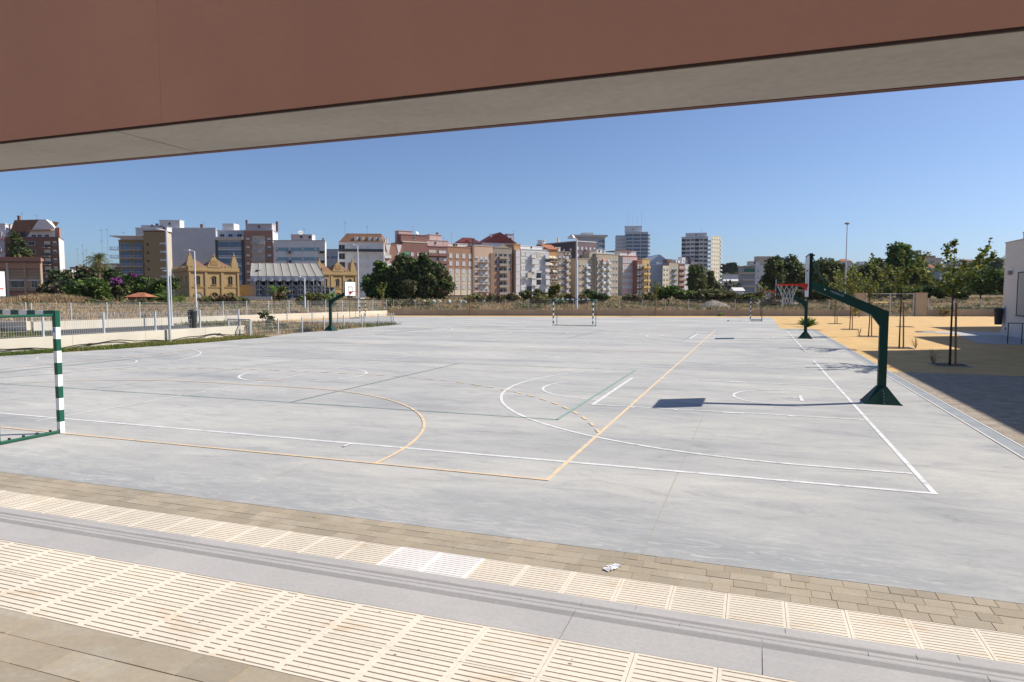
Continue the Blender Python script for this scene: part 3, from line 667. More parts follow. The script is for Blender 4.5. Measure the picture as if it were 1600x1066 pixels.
# small double frame gate at the corner of the grass strip
t = thing('frame_gate', 'low grey steel frame gate between the pale wall and the low post fence', 'gate', (-28.55, 31.05, 0), R(-3))
for x in (0, .85, 1.6): MB().box(x - .04, x + .04, -.03, .03, 0, 1.0, M_post).build('post', t)
MB().box(.04, .81, -.025, .025, .93, .99, M_post).box(.89, 1.56, -.025, .025, .93, .99, M_post).build('top_rail', t)
link('mesh_panel', panel_mesh(1.5, .85, .07, 'mesh_panel'), t, (.05, 0, .05))
# ---- boundary gate with concrete pillars
M_pil = mat('gate_pillar_concrete', (.42, .35, .265), .9, .08, 1.5, bump=.3)
for nm, t0, t1, lb in (('l', 53.05, 54.15, 'beige concrete gate pillar left of the mesh gate'), ('r', 59.6, 60.85, 'beige concrete gate pillar right of the mesh gate')):
    a = wall_pt(t0); t = thing('gate_pillar', lb, 'pillar', (a.x, a.y, 0), math.atan2(WD.y, WD.x), 'concrete pillars of the boundary gate')
    MB().box(0, t1 - t0, -.2, .2, -.3, 2.6, M_pil).box(-.015, t1 - t0 + .015, -.215, .215, 2.6, 2.64, M_pil).build('pillar_body', t)
a = wall_pt(54.25); t = thing('mesh_gate', 'tall double leaf mesh gate in a grey frame between two beige pillars', 'gate', (a.x, a.y, 0), math.atan2(WD.y, WD.x))
for x in (0.05, 2.65, 5.2): MB().box(x - .05, x + .05, -.04, .04, 0, 2.58, M_post).build('post', t)
MB().box(.1, 2.6, -.03, .03, 2.48, 2.56, M_post).box(2.7, 5.15, -.03, .03, 2.48, 2.56, M_post).box(.1, 2.6, -.03, .03, .08, .14, M_post).box(2.7, 5.15, -.03, .03, .08, .14, M_post).build('rail', t)
for x in (.12, 2.72): link('mesh_panel', panel_mesh(2.45, 2.3, .16, 'mesh_panel', .004), t, (x, 0, .16))

# ---- lamps
M_lw = mat('lamp_pole_white', (.68, .7, .74), .45, .04, 2)
M_lh = mat('lamp_head_grey', (.35, .36, .38), .4, .04, 3)
def lamp(label, loc, h, r0, r1, head, rz=0, mt=None, thick=0, grp='lamp posts around the schoolyard'):
    mt = mt or M_lw; t = thing('lamp_post', label, 'lamp post', loc, rz, grp)
    b = MB(); b.tube([(0, 0, 0), (0, 0, h)], r0, mt, 12, r1=r1)
    if thick: b.tube([(0, 0, 0), (0, 0, thick)], r0 * 1.45, mt, 12, r1=r0 * 1.25)
    b.box(-r0 * 2, r0 * 2, -r0 * 2, r0 * 2, 0, .02, mt); b.build('pole', t)
    if head == 'twin':
        MB().tube([(0, 0, h - .05), (-.15, 0, h + .06), (-.28, 0, h + .08)], .025, mt, 6).build('bracket', t)
        MB().lathe([(.03, -.02), (.26, .0), (.25, .05), (.05, .09)], M_lh, 16, (-.38, 0)).build('lamp_head', t, loc=(0, 0, h + .03))
    elif head == 'disc':
        MB().lathe([(.04, -.1), (.3, .02), (.27, .1), (.06, .15)], M_lh, 16).build('lamp_head', t, loc=(0, 0, h + .02))
    elif head == 'arm':
        MB().tube([(0, 0, h), (-.55, 0, h + .12)], .035, mt, 6).build('bracket', t)
        MB().box(-1.15, -.5, -.16, .16, -.04, .08, mt).build('lamp_head', t, loc=(0, 0, h + .12))
    elif head == 'cap':
        MB().lathe([(.1, -.05), (.42, .1), (.38, .22), (.1, .34)], M_lh, 16).build('lamp_head', t, loc=(0, 0, h))
    return t
lamp('grey galvanised lamp post standing in the grass strip before the pale wall', (-27.72, 26.1, 0), 5.55, .07, .045, 'twin', YAW, M_post)
def lp(label, px, D, ytop, zb=.5, r=.09, head='arm', rz=None, thick=0):
    p = at(px, D, zb); lamp(label, p, zof(ytop, D) - zb, r, r * .62, head, YAW if rz is None else rz, thick=thick)
lp('thin white lamp post with a round head just behind the galvanised one', 268.5, 52, 425, 0, .06, 'twin')
lp('white street lamp in front of the ochre pavilion', 307, 74, 393.5, .3, .1)
lp('short white street lamp in front of the white canopy', 477, 80, 434.5, .4, .1)
lp('white street lamp between the ochre pavilion and the dark trees', 560.5, 88, 385, .4, .1)
lp('thick white lamp mast rising behind the middle goal', 900.6, 84, 374, .4, .12, 'arm', thick=2.1 * 3)
lp('very tall white lamp mast behind the sandy yard', 1319, 108, 352, .3, .11, 'cap')

# ---- litter bins
M_bin = mat('bin_plastic', (.03, .032, .034), .5, .05, 3)
def bin_(label, loc, rz=0):
    t = thing('litter_bin', label, 'bin', loc, rz, 'litter bins')
    MB().lathe([(.17, 0.02), (.185, .05), (.225, .8), (.235, .82), (.235, .86)], M_bin, 20).build('bin_body', t, smooth=False)
    MB().lathe([(.24, .862), (.245, .9), (.2, .96), (.1, .99)], M_bin, 20).build('lid', t)
    MB().box(-.03, .03, .235, .3, .2, 1.02, M_post).build('bracket', t)
    MB().box(-.12, .12, -.245, -.2, .815, .855, M_blk).build('opening', t)
    return t
bin_('dark grey litter bin on top of the pale wall near the lamp post', (-28.03, 27.9, .59))
bin_('black litter bin fixed to the corner of the white school building', (bx - .28, by - .35, .62), R(-90))
# ---- handrail by the school building
t = thing('handrail', 'dark steel handrail on the walkway beside the white school building', 'railing', (11.55, 38.6, 0), R(-6))
for k in range(7): MB().box(k * .55 - .02, k * .55 + .02, -.02, .02, 0, .98, M_drk).build('baluster', t)
MB().box(-.03, 3.35, -.025, .025, .981, 1.02, M_drk).build('rail', t)
# ---- hose along the wall
M_hose = mat('black_hose', (.015, .015, .016), .5, 0)
P = []; rd = random.Random(8)
for k in range(60):
    f = k / 59; y = 10.5 + f * 20.6; P.append((-28.9 + (y - 10.5) / 20.8 * 1.2 + .2 + .03 * math.sin(y * 1.9) + rd.uniform(-.015, .015), y, .15 + .07 * math.sin(y * 1.15) + .03 * math.sin(y * 3.3)))
P += [(-27.42, 31.25, .18), (-27.46, 31.3, .4), (-27.5, 31.3, .6)]
t = thing('hose', 'black hose snaking along the foot of the pale wall above the grass', 'hose', (0, 0, 0))
b = MB().tube(P, .022, M_hose, 6)
for y in (13.5, 17.6, 21.9, 26.3, 29.2): 
    q = min(P, key=lambda p: abs(p[1] - y)); b.tube([(q[0], q[1] - .09, q[2]), (q[0], q[1] + .09, q[2])], .04, M_hose, 8)
b.build('hose_pipe', t)
# ---- crumpled leaflet
t = thing('leaflet', 'crumpled white paper leaflet lying on the paving beside the tactile strip', 'litter', (-1.09, 5.56, .004), R(58))
M_pap = mat('paper', (.85, .85, .87), .7, .03, 20); b = MB()
xs = [-.075, -.035, 0, .035, .075]; zz = [.012, .03, .022, .014, .03]
for i in range(4):
    b.quad([(xs[i], -.035, zz[i] * .4), (xs[i+1], -.035, zz[i+1]), (xs[i+1], .035, zz[i+1] * .6), (xs[i], .035, zz[i])], M_pap)
    b.quad([(xs[i], .035, zz[i] - .002), (xs[i+1], .035, zz[i+1] * .6 - .002), (xs[i+1], -.035, zz[i+1] - .002), (xs[i], -.035, zz[i] * .4 - .002)], M_pap)
b.build('sheet', t)
b = MB(); b.quad([(-.015, -.01, .034), (.01, -.01, .03), (.01, .008, .03), (-.015, .008, .034)], M_bl); b.build('print', t)
b = MB(); b.quad([(.076, -.03, .02), (.11, -.015, .004), (.115, .035, .008), (.076, .035, .012)], mat('brown_paper', (.5, .38, .28), .8, .05, 9)); b.build('torn_strip', t)

# ================================================================== PLANTS
BARK = mat('bark', (.16, .11, .075), .95, .2, 4, bump=.6)
BARKD = mat('dark_bark', (.075, .055, .04), .95, .2, 4, bump=.6)
L_dark = leaf_mat('dark_leaves', (.06, .088, .032), .5)
L_mid = leaf_mat('green_leaves', (.105, .165, .035), .5)
L_bright = leaf_mat('bright_leaves', (.14, .24, .04), .45)
L_olive = leaf_mat('olive_leaves', (.15, .165, .055), .5)
L_euc = leaf_mat('grey_green_leaves', (.15, .155, .085), .5)
L_young = leaf_mat('young_tree_leaves', (.24, .235, .04), .5, .35)
L_dry = leaf_mat('dry_leaves', (.27, .19, .1), .4, .15)
L_twig = leaf_mat('twiggy_brown', (.2, .15, .1), .4, .1)
L_pur = leaf_mat('purple_flowers', (.24, .05, .27), .35, .3)
L_pine = leaf_mat('pine_needles', (.022, .045, .018), .4)
def leaves_np(centers, radii, n, size, elong=1.6, up=.0, rg=rng):
    """n leaf quads scattered in clumps: centers (k,3), radii (k,3)"""
    k = len(centers); idx = rg.integers(0, k, n)
    d = rg.normal(size=(n, 3)); d /= np.linalg.norm(d, axis=1)[:, None]; rr = rg.random(n)[:, None] ** .45
    P = centers[idx] + d * rr * radii[idx]
    a = rg.normal(size=(n, 3)); a[:, 2] = a[:, 2] * .6 + up; a /= np.linalg.norm(a, axis=1)[:, None]
    b = np.cross(a, rg.normal(size=(n, 3))); b /= np.linalg.norm(b, axis=1)[:, None]
    s = size * rg.uniform(.6, 1.4, n)[:, None]; a = a * s * elong * .5; b = b * s * .5
    V = np.stack([P - a, P + b * .9, P + a, P - b * .9], 1).reshape(-1, 3); F = np.arange(4 * n).reshape(-1, 4); return V, F
def crown_mesh(name, lobes, n, size, mats, clump=.45, per=36, elong=1.5, up=0., seed=None):
    rg = np.random.default_rng(seed if seed is not None else int(rng.integers(1e6)))
    lobes = np.array(lobes, 'd'); vol = lobes[:, 3] * lobes[:, 4] * lobes[:, 5]; pr = vol ** .7; pr /= pr.sum()
    nc = max(8, n // per); li = rg.choice(len(lobes), nc, p=pr); d = rg.normal(size=(nc, 3)); d /= np.linalg.norm(d, axis=1)[:, None]
    rr = np.clip(rg.normal(.82, .2, nc), .15, 1.12)[:, None]; C_ = lobes[li, :3] + d * rr * lobes[li, 3:6]
    Rr = np.repeat((clump * lobes[li, 3:6].mean(1))[:, None], 3, 1) * rg.uniform(.6, 1.3, (nc, 1)); Rr[:, 2] *= .75
    V, F = leaves_np(C_, Rr, n, size, elong, up, rg)
    # dense dark heart so that the middle does not show sky
    V2, F2 = leaves_np(lobes[:, :3], lobes[:, 3:6] * .8, n // 4, size * 1.9, 1.2, 0, rg)
    Vv = np.concatenate([V, V2]); Ff = np.concatenate([F, F2 + len(V)])
    mi = rg.integers(0, len(mats), nc)[rg.integers(0, nc, n)] if False else None
    # clump-wise material choice keeps light and dark clumps together
    cidx = np.zeros(len(Ff), 'i')
    if len(mats) > 1:
        cen = V.reshape(-1, 4, 3).mean(1); h = np.sin(cen[:, 0] * 1.1 + cen[:, 2] * 1.7 + 3 * np.sin(cen[:, 1] * .9)) + rg.normal(0, .35, n)
        q = np.quantile(h, np.linspace(0, 1, len(mats) + 1)[1:-1]); cidx[:n] = np.searchsorted(q, h)
    return np_mesh(name, Vv, Ff, mats, cidx)
def tree(label, loc, lobes, n, size, mats, trunk=(3., .25), name='tree', cat='tree', grp=None, bark=BARKD, rz=0., **k):
    t = thing(name, label, cat, loc, rz, grp); link('crown', crown_mesh('crown', lobes, n, size, mats, **k), t)
    h, r = trunk; b = MB(); b.tube([(0, 0, -1), (.05 * h, 0, h * .5), (0, .03 * h, h)], r, bark, 7, r1=r * .6)
    for i, lo in enumerate(lobes[:7]): b.tube([(0, 0, h * .75), (lo[0] * .5, lo[1] * .5, (h + lo[2]) * .5), (lo[0], lo[1], lo[2])], r * .45, bark, 5, r1=r * .12)
    b.build('trunk', t); return t
def lob(spec, D, px_c, zb):     # lobes from picture-size hints: (px, y, half width px, half height px, depth offset m)
    out = []; s = D / FPX
    for px, y, hw, hh, dy in spec: out.append(((px - px_c) * s, dy, zof(y, D) - zb, hw * s, max(hw, hh) * s * .9, hh * s))
    return out
def ptree(label, px, D, spec, n, size, mats, zb=None, **k):
    p = at(px, D); z = float(terrain_h(p.x, p.y)) if zb is None else zb; p.z = z
    L = lob(spec, D, px, z); top = max(l[2] for l in L); k.setdefault('trunk', (max(.6, top * .35), .12 + .02 * top))
    return tree(label, p, L, n, size, mats, rz=YAW, **k)
G1 = 'dark trees on the left of the field'; G2 = 'big dark trees before the apartment row'; G3 = 'trees on the right beyond the wall'
ptree('dark evergreen tree mass left of the palm, spreading to the ground', 112, 118, [(102, 442, 19, 17, 0), (126, 436, 20, 18, 2), (92, 458, 14, 12, -2), (130, 458, 24, 14, -3)], 11000, .42, [L_dark, L_dark, L_twig], grp=G1)
ptree('dark tree close behind the palm', 157, 120, [(150, 436, 18, 18, 2), (174, 440, 15, 16, 1), (160, 456, 22, 14, -2), (142, 426, 12, 9, 3)], 9000, .42, [L_dark, L_mid, L_dark], grp=G1)
ptree('brighter green tree low in front of the dark evergreens', 138, 104, [(125, 455, 16, 14, 0), (145, 450, 16, 14, 1), (160, 460, 12, 10, 0)], 5500, .36, [L_mid, L_mid, L_dark], grp=G1)
ptree('green tree with purple blossom edge below the glass balconies', 214, 112, [(208, 446, 13, 16, 0), (222, 452, 12, 14, 1), (212, 436, 8, 8, 0)], 6000, .36, [L_mid, L_dark, L_dark], grp=G1)
ptree('bougainvillea bush with purple flowers between the two trees', 184, 108, [(184, 439, 9, 6, 0), (180, 446, 7, 5, 0), (206, 430, 5, 4, 1)], 700, .26, [L_pur, L_mid, L_pur], name='flowering_bush', cat='bush')
ptree('dark leafy shrub under the purple flowers', 187, 109, [(186, 455, 11, 12, 0)], 2600, .34, [L_dark, L_olive], name='bush', cat='bush')
ptree('dark tree left of the lamp post before the ochre brick wall', 257, 112, [(255, 450, 13, 14, 0), (266, 444, 9, 10, 1), (248, 462, 12, 8, 0)], 4800, .36, [L_dark, L_mid], grp=G1)
ptree('tall dark conifer standing before the brick block behind the factory', 33, 205, [(33, 385, 9, 10, 0), (30, 372, 5, 8, 0), (38, 397, 12, 8, 0), (28, 402, 9, 6, 0)], 3800, .6, [L_dark, L_olive], grp=G1, name='conifer')
# big group px 565-700
ptree('leftmost bushy tree of the big dark group, lit green at its edge', 592, 150, [(585, 447, 16, 18, 0), (600, 432, 14, 16, 1), (612, 452, 16, 14, 0), (594, 418, 8, 10, 1)], 8500, .46, [L_mid, L_dark, L_bright], grp=G2)
ptree('tallest dark cypress like tree of the big group', 628, 148, [(630, 412, 12, 14, 0), (627, 430, 18, 20, 0), (634, 450, 18, 16, 0)], 10000, .44, [L_dark, L_olive, L_dark], grp=G2)
ptree('bright green tree peeping out between two dark ones', 648, 156, [(648, 415, 9, 12, 0), (650, 436, 14, 22, 0), (648, 455, 12, 10, 0)], 6500, .42, [L_bright, L_mid], grp=G2)
ptree('second dark pointed tree of the big group', 664, 147, [(663, 412, 8, 14, 0), (664, 430, 13, 18, 0), (668, 450, 16, 16, 0)], 9000, .44, [L_dark, L_dark, L_olive], grp=G2)
ptree('rightmost round dark tree of the big group beside the brick block', 688, 149, [(684, 428, 13, 14, 0), (690, 446, 15, 18, 0), (678, 418, 8, 8, 0)], 8500, .44, [L_dark, L_mid, L_twig], grp=G2)
ptree('grey green drooping tree before the dark group', 641, 138, [(641, 447, 9, 9, 0), (638, 456, 7, 7, 0)], 2400, .4, [L_euc, L_olive], grp=G2)
# poplars / bushes mid right
ptree('loose grey green poplar left of the cream tower', 1087, 150, [(1086, 432, 10, 15, 0), (1082, 445, 9, 12, 0), (1092, 424, 6, 10, 0), (1096, 446, 9, 12, 0)], 4200, .42, [L_euc, L_olive, L_mid], grp=G3, trunk=(2.5, .16), clump=.5)
ptree('smaller thin poplar right beside the loose one', 1111, 152, [(1110, 438, 6, 12, 0), (1105, 448, 6, 9, 0), (1117, 450, 6, 8, 0)], 2200, .4, [L_euc, L_olive], grp=G3, trunk=(2.5, .12))
ptree('round bright green bush before the cream and tan houses', 1044, 126, [(1038, 457, 10, 8, 0), (1052, 455, 10, 7, 0), (1030, 462, 7, 6, 0)], 4200, .34, [L_mid, L_bright, L_mid], name='bush', cat='bush')
ptree('dull green thicket right of the bright bush', 1070, 124, [(1066, 462, 12, 6, 0), (1082, 462, 12, 6, 0)], 3200, .34, [L_olive, L_mid], name='bush', cat='bush')
ptree('wide brown green thicket below the poplars', 1115, 118, [(1100, 463, 14, 8, 0), (1122, 460, 14, 9, 0), (1140, 464, 12, 7, 0), (1158, 467, 12, 6, 0)], 6500, .32, [L_olive, L_twig, L_olive], name='bush', cat='bush')
ptree('low scrub clump between the shed and the far hoop', 1185, 116, [(1170, 466, 12, 6, 0), (1192, 464, 14, 7, 0), (1215, 465, 14, 8, 0)], 4800, .32, [L_olive, L_twig], name='bush', cat='bush')
ptree('green shrub just left of the far middle goal post', 850, 104, [(846, 470, 16, 8, 0), (868, 474, 14, 7, 0)], 3400, .28, [L_olive, L_dry, L_mid], name='bush', cat='bush')
ptree('brownish green scrub behind the middle goal', 892, 108, [(884, 468, 13, 8, 0), (905, 470, 13, 8, 0)], 3400, .28, [L_olive, L_twig, L_dry], name='bush', cat='bush')
ptree('dark green bush right of the middle goal before the tan block', 924, 118, [(922, 462, 11, 7, 0), (940, 465, 10, 5, 0)], 3000, .3, [L_mid, L_dark], name='bush', cat='bush')
ptree('yellow green sapling clump between the white and taupe blocks', 866, 112, [(864, 455, 6, 8, 0), (872, 450, 4, 6, 0), (860, 463, 9, 5, 0)], 1500, .26, [L_young, L_olive], name='bush', cat='bush', trunk=(1., .05))
ptree('thin grey shrubs before the white patched block', 832, 116, [(822, 461, 9, 6, 0), (842, 459, 9, 7, 0)], 1500, .28, [L_euc, L_olive], name='bush', cat='bush')
ptree('low scrub before the peach and brown blocks', 765, 112, [(745, 466, 16, 4, 0), (775, 466, 16, 4.5, 0), (800, 465, 10, 5, 0)], 3600, .26, [L_olive, L_twig, L_dry], name='bush', cat='bush')
ptree('shrub row at the foot of the big dark trees', 632, 100, [(612, 478, 10, 7, 0), (640, 478, 14, 8, 0), (668, 480, 12, 7, 0)], 4200, .26, [L_olive, L_twig], name='bush', cat='bush')
ptree('dry brown thicket below the yellow block', 1000, 116, [(990, 466, 18, 4, 0), (1015, 464, 12, 5, 0)], 2200, .28, [L_twig, L_olive], name='bush', cat='bush')
# right hand tree belt
def belt(lb, px, D, spec, n=7500, s=.46, m=None): ptree(lb, px, D, spec, n, s, m or [L_dark, L_olive, L_mid], grp=G3)
belt('tall dark eucalyptus just left of the near backboard', 1232, 170, [(1233, 420, 14, 16, 0), (1240, 440, 20, 20, 2), (1222, 438, 14, 18, 0), (1246, 418, 9, 12, 3)], 11000, .5, [L_dark, L_olive, L_dark])
belt('dark eucalyptus beside the grey apartment block', 1208, 166, [(1208, 424, 11, 18, 0), (1205, 442, 13, 16, 0), (1214, 410, 6, 8, 0), (1200, 458, 8, 6, 0)], 8000, .5, [L_dark, L_olive])
belt('broad dark tree directly behind the near backboard brace', 1288, 172, [(1285, 418, 16, 13, 0), (1296, 436, 20, 20, 0), (1272, 436, 16, 18, 0), (1306, 420, 9, 10, 0)], 11000, .5, [L_olive, L_dark, L_olive])
belt('olive green tree left of the tall mast foot', 1322, 176, [(1318, 440, 13, 14, 0), (1330, 436, 11, 14, 0), (1326, 454, 16, 10, 0)], 5500, .46, [L_olive, L_euc])
belt('very dark rounded tree right of the tall mast', 1362, 165, [(1352, 434, 13, 16, 0), (1364, 418, 12, 12, 0), (1376, 432, 14, 18, 0), (1345, 446, 10, 10, 0)], 9500, .46, [L_dark, L_pine, L_olive])
belt('tall rich green tree rising highest on the right', 1402, 172, [(1401, 392, 14, 10, 0), (1403, 408, 18, 16, 0), (1408, 428, 20, 18, 0), (1392, 420, 12, 14, 0)], 12000, .5, [L_mid, L_dark, L_bright])
belt('round tree just right of the tall green one', 1436, 168, [(1434, 430, 14, 15, 0), (1442, 442, 12, 12, 0)], 5500, .45, [L_dark, L_olive])
belt('long dense green hedge like thicket below the hillside houses', 1530, 150, [(1510, 442, 20, 14, 0), (1535, 440, 22, 16, 0), (1558, 438, 20, 16, 0), (1582, 440, 20, 16, 0)], 15000, .42, [L_mid, L_mid, L_dark])
belt('rounded dark tree on the hill beside the school roof', 1540, 420, [(1533, 415, 12, 9, 0), (1547, 413, 12, 9, 0)], 2600, 1.1, [L_dark, L_olive])
belt('low green thicket behind the double gate', 1395, 130, [(1352, 455, 18, 8, 0), (1385, 454, 20, 8, 0), (1415, 456, 18, 8, 0), (1445, 455, 18, 9, 0)], 9000, .36, [L_mid, L_olive, L_dark])
belt('scrubby thicket below the tall mast', 1290, 128, [(1250, 462, 16, 8, 0), (1280, 460, 18, 8, 0), (1312, 459, 16, 8, 0)], 6500, .36, [L_olive, L_mid, L_twig])
belt('green thicket below the hedge at the right of the gate', 1490, 128, [(1470, 455, 16, 8, 0), (1495, 457, 16, 8, 0)], 4500, .36, [L_mid, L_dark])
# pines on the far hill
for lb, px, sp in (('umbrella pine at the left of the pair on the far hill', 1131, [(1130, 420, 7, 6, 0), (1137, 418, 6, 5, 0)]), ('darker umbrella pine at the right of the pair on the far hill', 1144, [(1142, 418, 9, 7, 0), (1150, 424, 7, 6, 0), (1140, 425, 8, 5, 0)])):
    ptree(lb, px, 640, sp, 2600, 1.5, [L_pine], name='pine_tree', grp='umbrella pines on the far hill')
ptree('low green trees along the foot of the pines', 1148, 600, [(1132, 433, 12, 3.5, 0), (1152, 432, 12, 4, 0), (1170, 428, 8, 3, 0)], 2600, 1.3, [L_mid, L_dark])
# dark hillside cover so the hill is wooded
V_, F_ = [], []; off = 0; rg = np.random.default_rng(21); cs = []
for _ in range(420):
    px = rg.uniform(1125, 1760); D = rg.uniform(330, 900); p = at(px, D); z = float(terrain_h(p.x, p.y)); r = rg.uniform(3.5, 7.5); cs.append((p.x, p.y, z + r * .45, r * 1.2, r * 1.2, r * .8))
cs = np.array(cs); V_, F_ = leaves_np(cs[:, :3], cs[:, 3:], 46000, 1.6, 1.2, 0, rg)
o = link('hillside_scrub', np_mesh('hillside_scrub', V_, F_, [L_dark, L_olive, L_mid], (np.arange(len(F_)) * 7919 // 97) % 3)); kind(o, 'stuff')
# ---- dry grass field
def tufts(name, pts, hgt, wid, nb, mats, seed=1, lean=.5):
    rg = np.random.default_rng(seed); n = len(pts); P = np.repeat(np.array(pts, 'd'), nb, 0); m = len(P)
    a = rg.uniform(0, 6.283, m); sp = rg.uniform(0, .22, m); P[:, 0] += np.cos(a) * sp; P[:, 1] += np.sin(a) * sp
    h = hgt * rg.uniform(.45, 1.25, m) * np.repeat(rg.uniform(.5, 1.3, n), nb); w_ = wid * rg.uniform(.6, 1.3, m); d = rg.uniform(0, 6.283, m); ln = rg.uniform(0, lean, m) * h
    dx = np.stack([np.cos(d) * w_ / 2, np.sin(d) * w_ / 2, np.zeros(m)], 1); tip = P + np.stack([np.cos(a) * ln, np.sin(a) * ln, h], 1); mid = P + (tip - P) * .55; mid[:, 2] += h * .1
    V = np.stack([P - dx, P + dx, mid + dx * .75, tip + dx * .1, tip - dx * .1, mid - dx * .75], 1).reshape(-1, 3)
    b_ = np.arange(m)[:, None] * 6; F = np.concatenate([b_ + np.array([[0, 1, 2, 5]]), b_ + np.array([[5, 2, 3, 4]])], 1).reshape(-1, 4)
    pa = np.array(pts, 'd'); q_ = lump(pa[:, 0] * 1.3 + 5, pa[:, 1] * 1.3) + rg.normal(0, .45, n); q_ = (np.argsort(np.argsort(q_)) * len(mats) // n); mi = np.repeat(q_, nb * 2)
    o = link(name, np_mesh(name, V, F, mats, mi)); kind(o, 'stuff'); return o
G_tan = leaf_mat('straw', (.47, .335, .18), .35, .3); G_br = leaf_mat('brown_straw', (.33, .23, .13), .35, .2); G_gn = leaf_mat('green_weed', (.09, .11, .035), .4, .3); G_pale = leaf_mat('pale_straw', (.54, .43, .27), .3, .3)
rg = np.random.default_rng(5); pts = []; gp = []
def dens(x, y): return lump(x * 1.7, y * 1.7) + .6 * lump(x * 5 + 9, y * 5)
for _ in range(60000):
    D = 70 + 120 * rg.random() ** 1.8; px = rg.uniform(-180, 1750); p = at(px, D); db = (p.x - W0.x) * WN.x + (p.y - W0.y) * WN.y
    if db < 1.2 and not (p.x < -45.6 - (p.y - 30) * -.13 and p.y > 32): continue
    z = float(terrain_h(p.x, p.y)); (gp if dens(p.x, p.y) > .8 else pts).append((p.x, p.y, z - .02))
for _ in range(9000):
    x = rg.uniform(-75, -44.5); y = rg.uniform(33, 75)
    if x < -45.8 + (y - 31) * .13 and x > -47 - 40: pts.append((x, y, float(terrain_h(x, y)) - .02))
print('tufts', len(pts), len(gp))
tufts('dry_grass', pts, .36, .075, 5, [G_pale, G_tan, G_gn, G_tan, G_br, G_tan], 3, lean=.9)
tufts('green_weeds', gp[:9000], .5, .09, 6, [G_gn, G_gn, G_br, L_olive], 4)
# ---- grass strip by the near left wall, weeds in the enclosure
pts = []; 
for _ in range(9000):
    y = rg.uniform(10.5, 31.2); xw = -28.9 + (y - 10.5) / 20.8 * 1.2 + .16; xe = np.interp(y, [10, 12, 17, 21.5, 26, 30, 32], [-29.4, -28.4, -27.5, -26.25, -25.7, -25.75, -26.2])
    if xe <= xw: continue
    x = rg.uniform(xw, xe)
    if lump(x * 6, y * 6) > -.6: pts.append((x, y, -.03))
tufts('grass_strip', pts, .11, .02, 5, [leaf_mat('fresh_grass', (.1, .15, .03), .4, .3), leaf_mat('yellow_grass', (.24, .23, .07), .3, .3)], 6)
pts = []; pg = []
for _ in range(8500):
    x = rg.uniform(-44, -27.2); y = rg.uniform(31.5, 47.2)
    if y < 41.4 and x < -28.9 - (y - 31.1) * .93: continue
    (pg if lump(x * 4, y * 4) > .3 else pts).append((x, y, -.03))
for _ in range(900): x = rg.uniform(-28.4, -26.6); pg.append((x, rg.uniform(36, 47.8), -.03))
tufts('enclosure_dry_grass', pts, .22, .035, 5, [G_br, G_tan, G_gn], 7)
tufts('enclosure_weeds', pg[::2], .27, .05, 5, [leaf_mat('weed_green', (.17, .2, .09), .4, .3), G_tan], 8)
pts = [(rg.uniform(-47, -30), rg.uniform(12, 31), -.03) for _ in range(6000)]
pts = [p for p in pts if p[0] < -28.9 - .4 - (31 - p[1]) * .02 and not (p[1] > 23 + (-p[0] - 29) * .55)]
tufts('lawn_behind_wall', pts, .13, .03, 5, [leaf_mat('fresh_grass', (.1, .15, .03)), G_gn], 9)
# low scrub clumps dotted over the field
rgs = np.random.default_rng(77); cs = []
for _ in range(900):
    D = 74 + 100 * rgs.random() ** 1.5; px = rgs.uniform(-150, 1740); p = at(px, D); db = (p.x - W0.x) * WN.x + (p.y - W0.y) * WN.y
    if (db < 2.5 and not (p.x < -48 and p.y > 35)) or lump(p.x * 2.3 + 3, p.y * 2.3) < -.1: continue
    r = rgs.uniform(.3, 1.1); cs.append((p.x, p.y, float(terrain_h(p.x, p.y)) + r * .25, r * 1.3, r * 1.1, r * .5))
cs = np.array(cs); V_, F_ = leaves_np(cs[:, :3], cs[:, 3:], 42000, .17, 2.2, .4, rgs)
kind(link('field_scrub', np_mesh('field_scrub', V_, F_, [L_olive, G_gn, G_br, L_twig, L_mid], (np.arange(len(F_)) * 7919 // 31) % 5)), 'stuff')
# ---- leafy weeds, single plants
def weed(label, loc, h, w_, n, mats, size=.12, name='weed', cat='plant'):
    lobes = [(rg.uniform(-w_, w_) * .5, rg.uniform(-w_, w_) * .5, h * f, w_ * .45, w_ * .45, h * .22) for f in (.3, .5, .7, .85)]
    t = thing(name, label, cat, loc); link('foliage', crown_mesh('foliage', lobes, n, size, mats, clump=.5, per=10), t)
    b = MB()
    for l in lobes: b.tube([(0, 0, -.05), (l[0] * .6, l[1] * .6, l[2] * .6), (l[0], l[1], l[2] + h * .1)], .012, BARK, 4)
    b.build('stem', t)
p = at(421, 46.5, 0); weed('tall leafy weed with dark round leaves in the enclosure', p, 1.25, 1.1, 110, [L_dark, L_twig, L_mid], .15)
p = at(425, 43.5, 0); weed('bushy grey green weed at the enclosure fence below the tall one', p, .5, 1.2, 320, [L_euc, L_olive], .08)
p = at(388, 62, 0); weed('dry brown bush before the pale wall', p, .8, 1.3, 500, [L_dry, L_twig], .08)
p = at(1010, 74.5, 0); weed('small bright weed at the foot of the beige wall', (-3.6, 79.6, 0), .4, .7, 120, [L_bright, L_dry], .09)
weed('yellow dry weed at the wall right of the gate', (20.0, 86.6, 0), .8, .9, 300, [L_dry, L_young], .1)
weed('second small dry weed at the wall near the school building', (25.2, 88.2, 0), .7, .8, 260, [L_dry, L_dry], .1)
weed('small green shrub on the wall foot below the tall mast', (10.6, 80.2, 0), 1.5, 1.0, 260, [L_young, L_euc], .11)
p = at(1257, 66, 0); t = thing('spiky_shrub', 'low spiky green shrub on the sand behind the second hoop', 'plant', (3.75, 54.4, -.02))
rg2 = np.random.default_rng(4); b = MB()
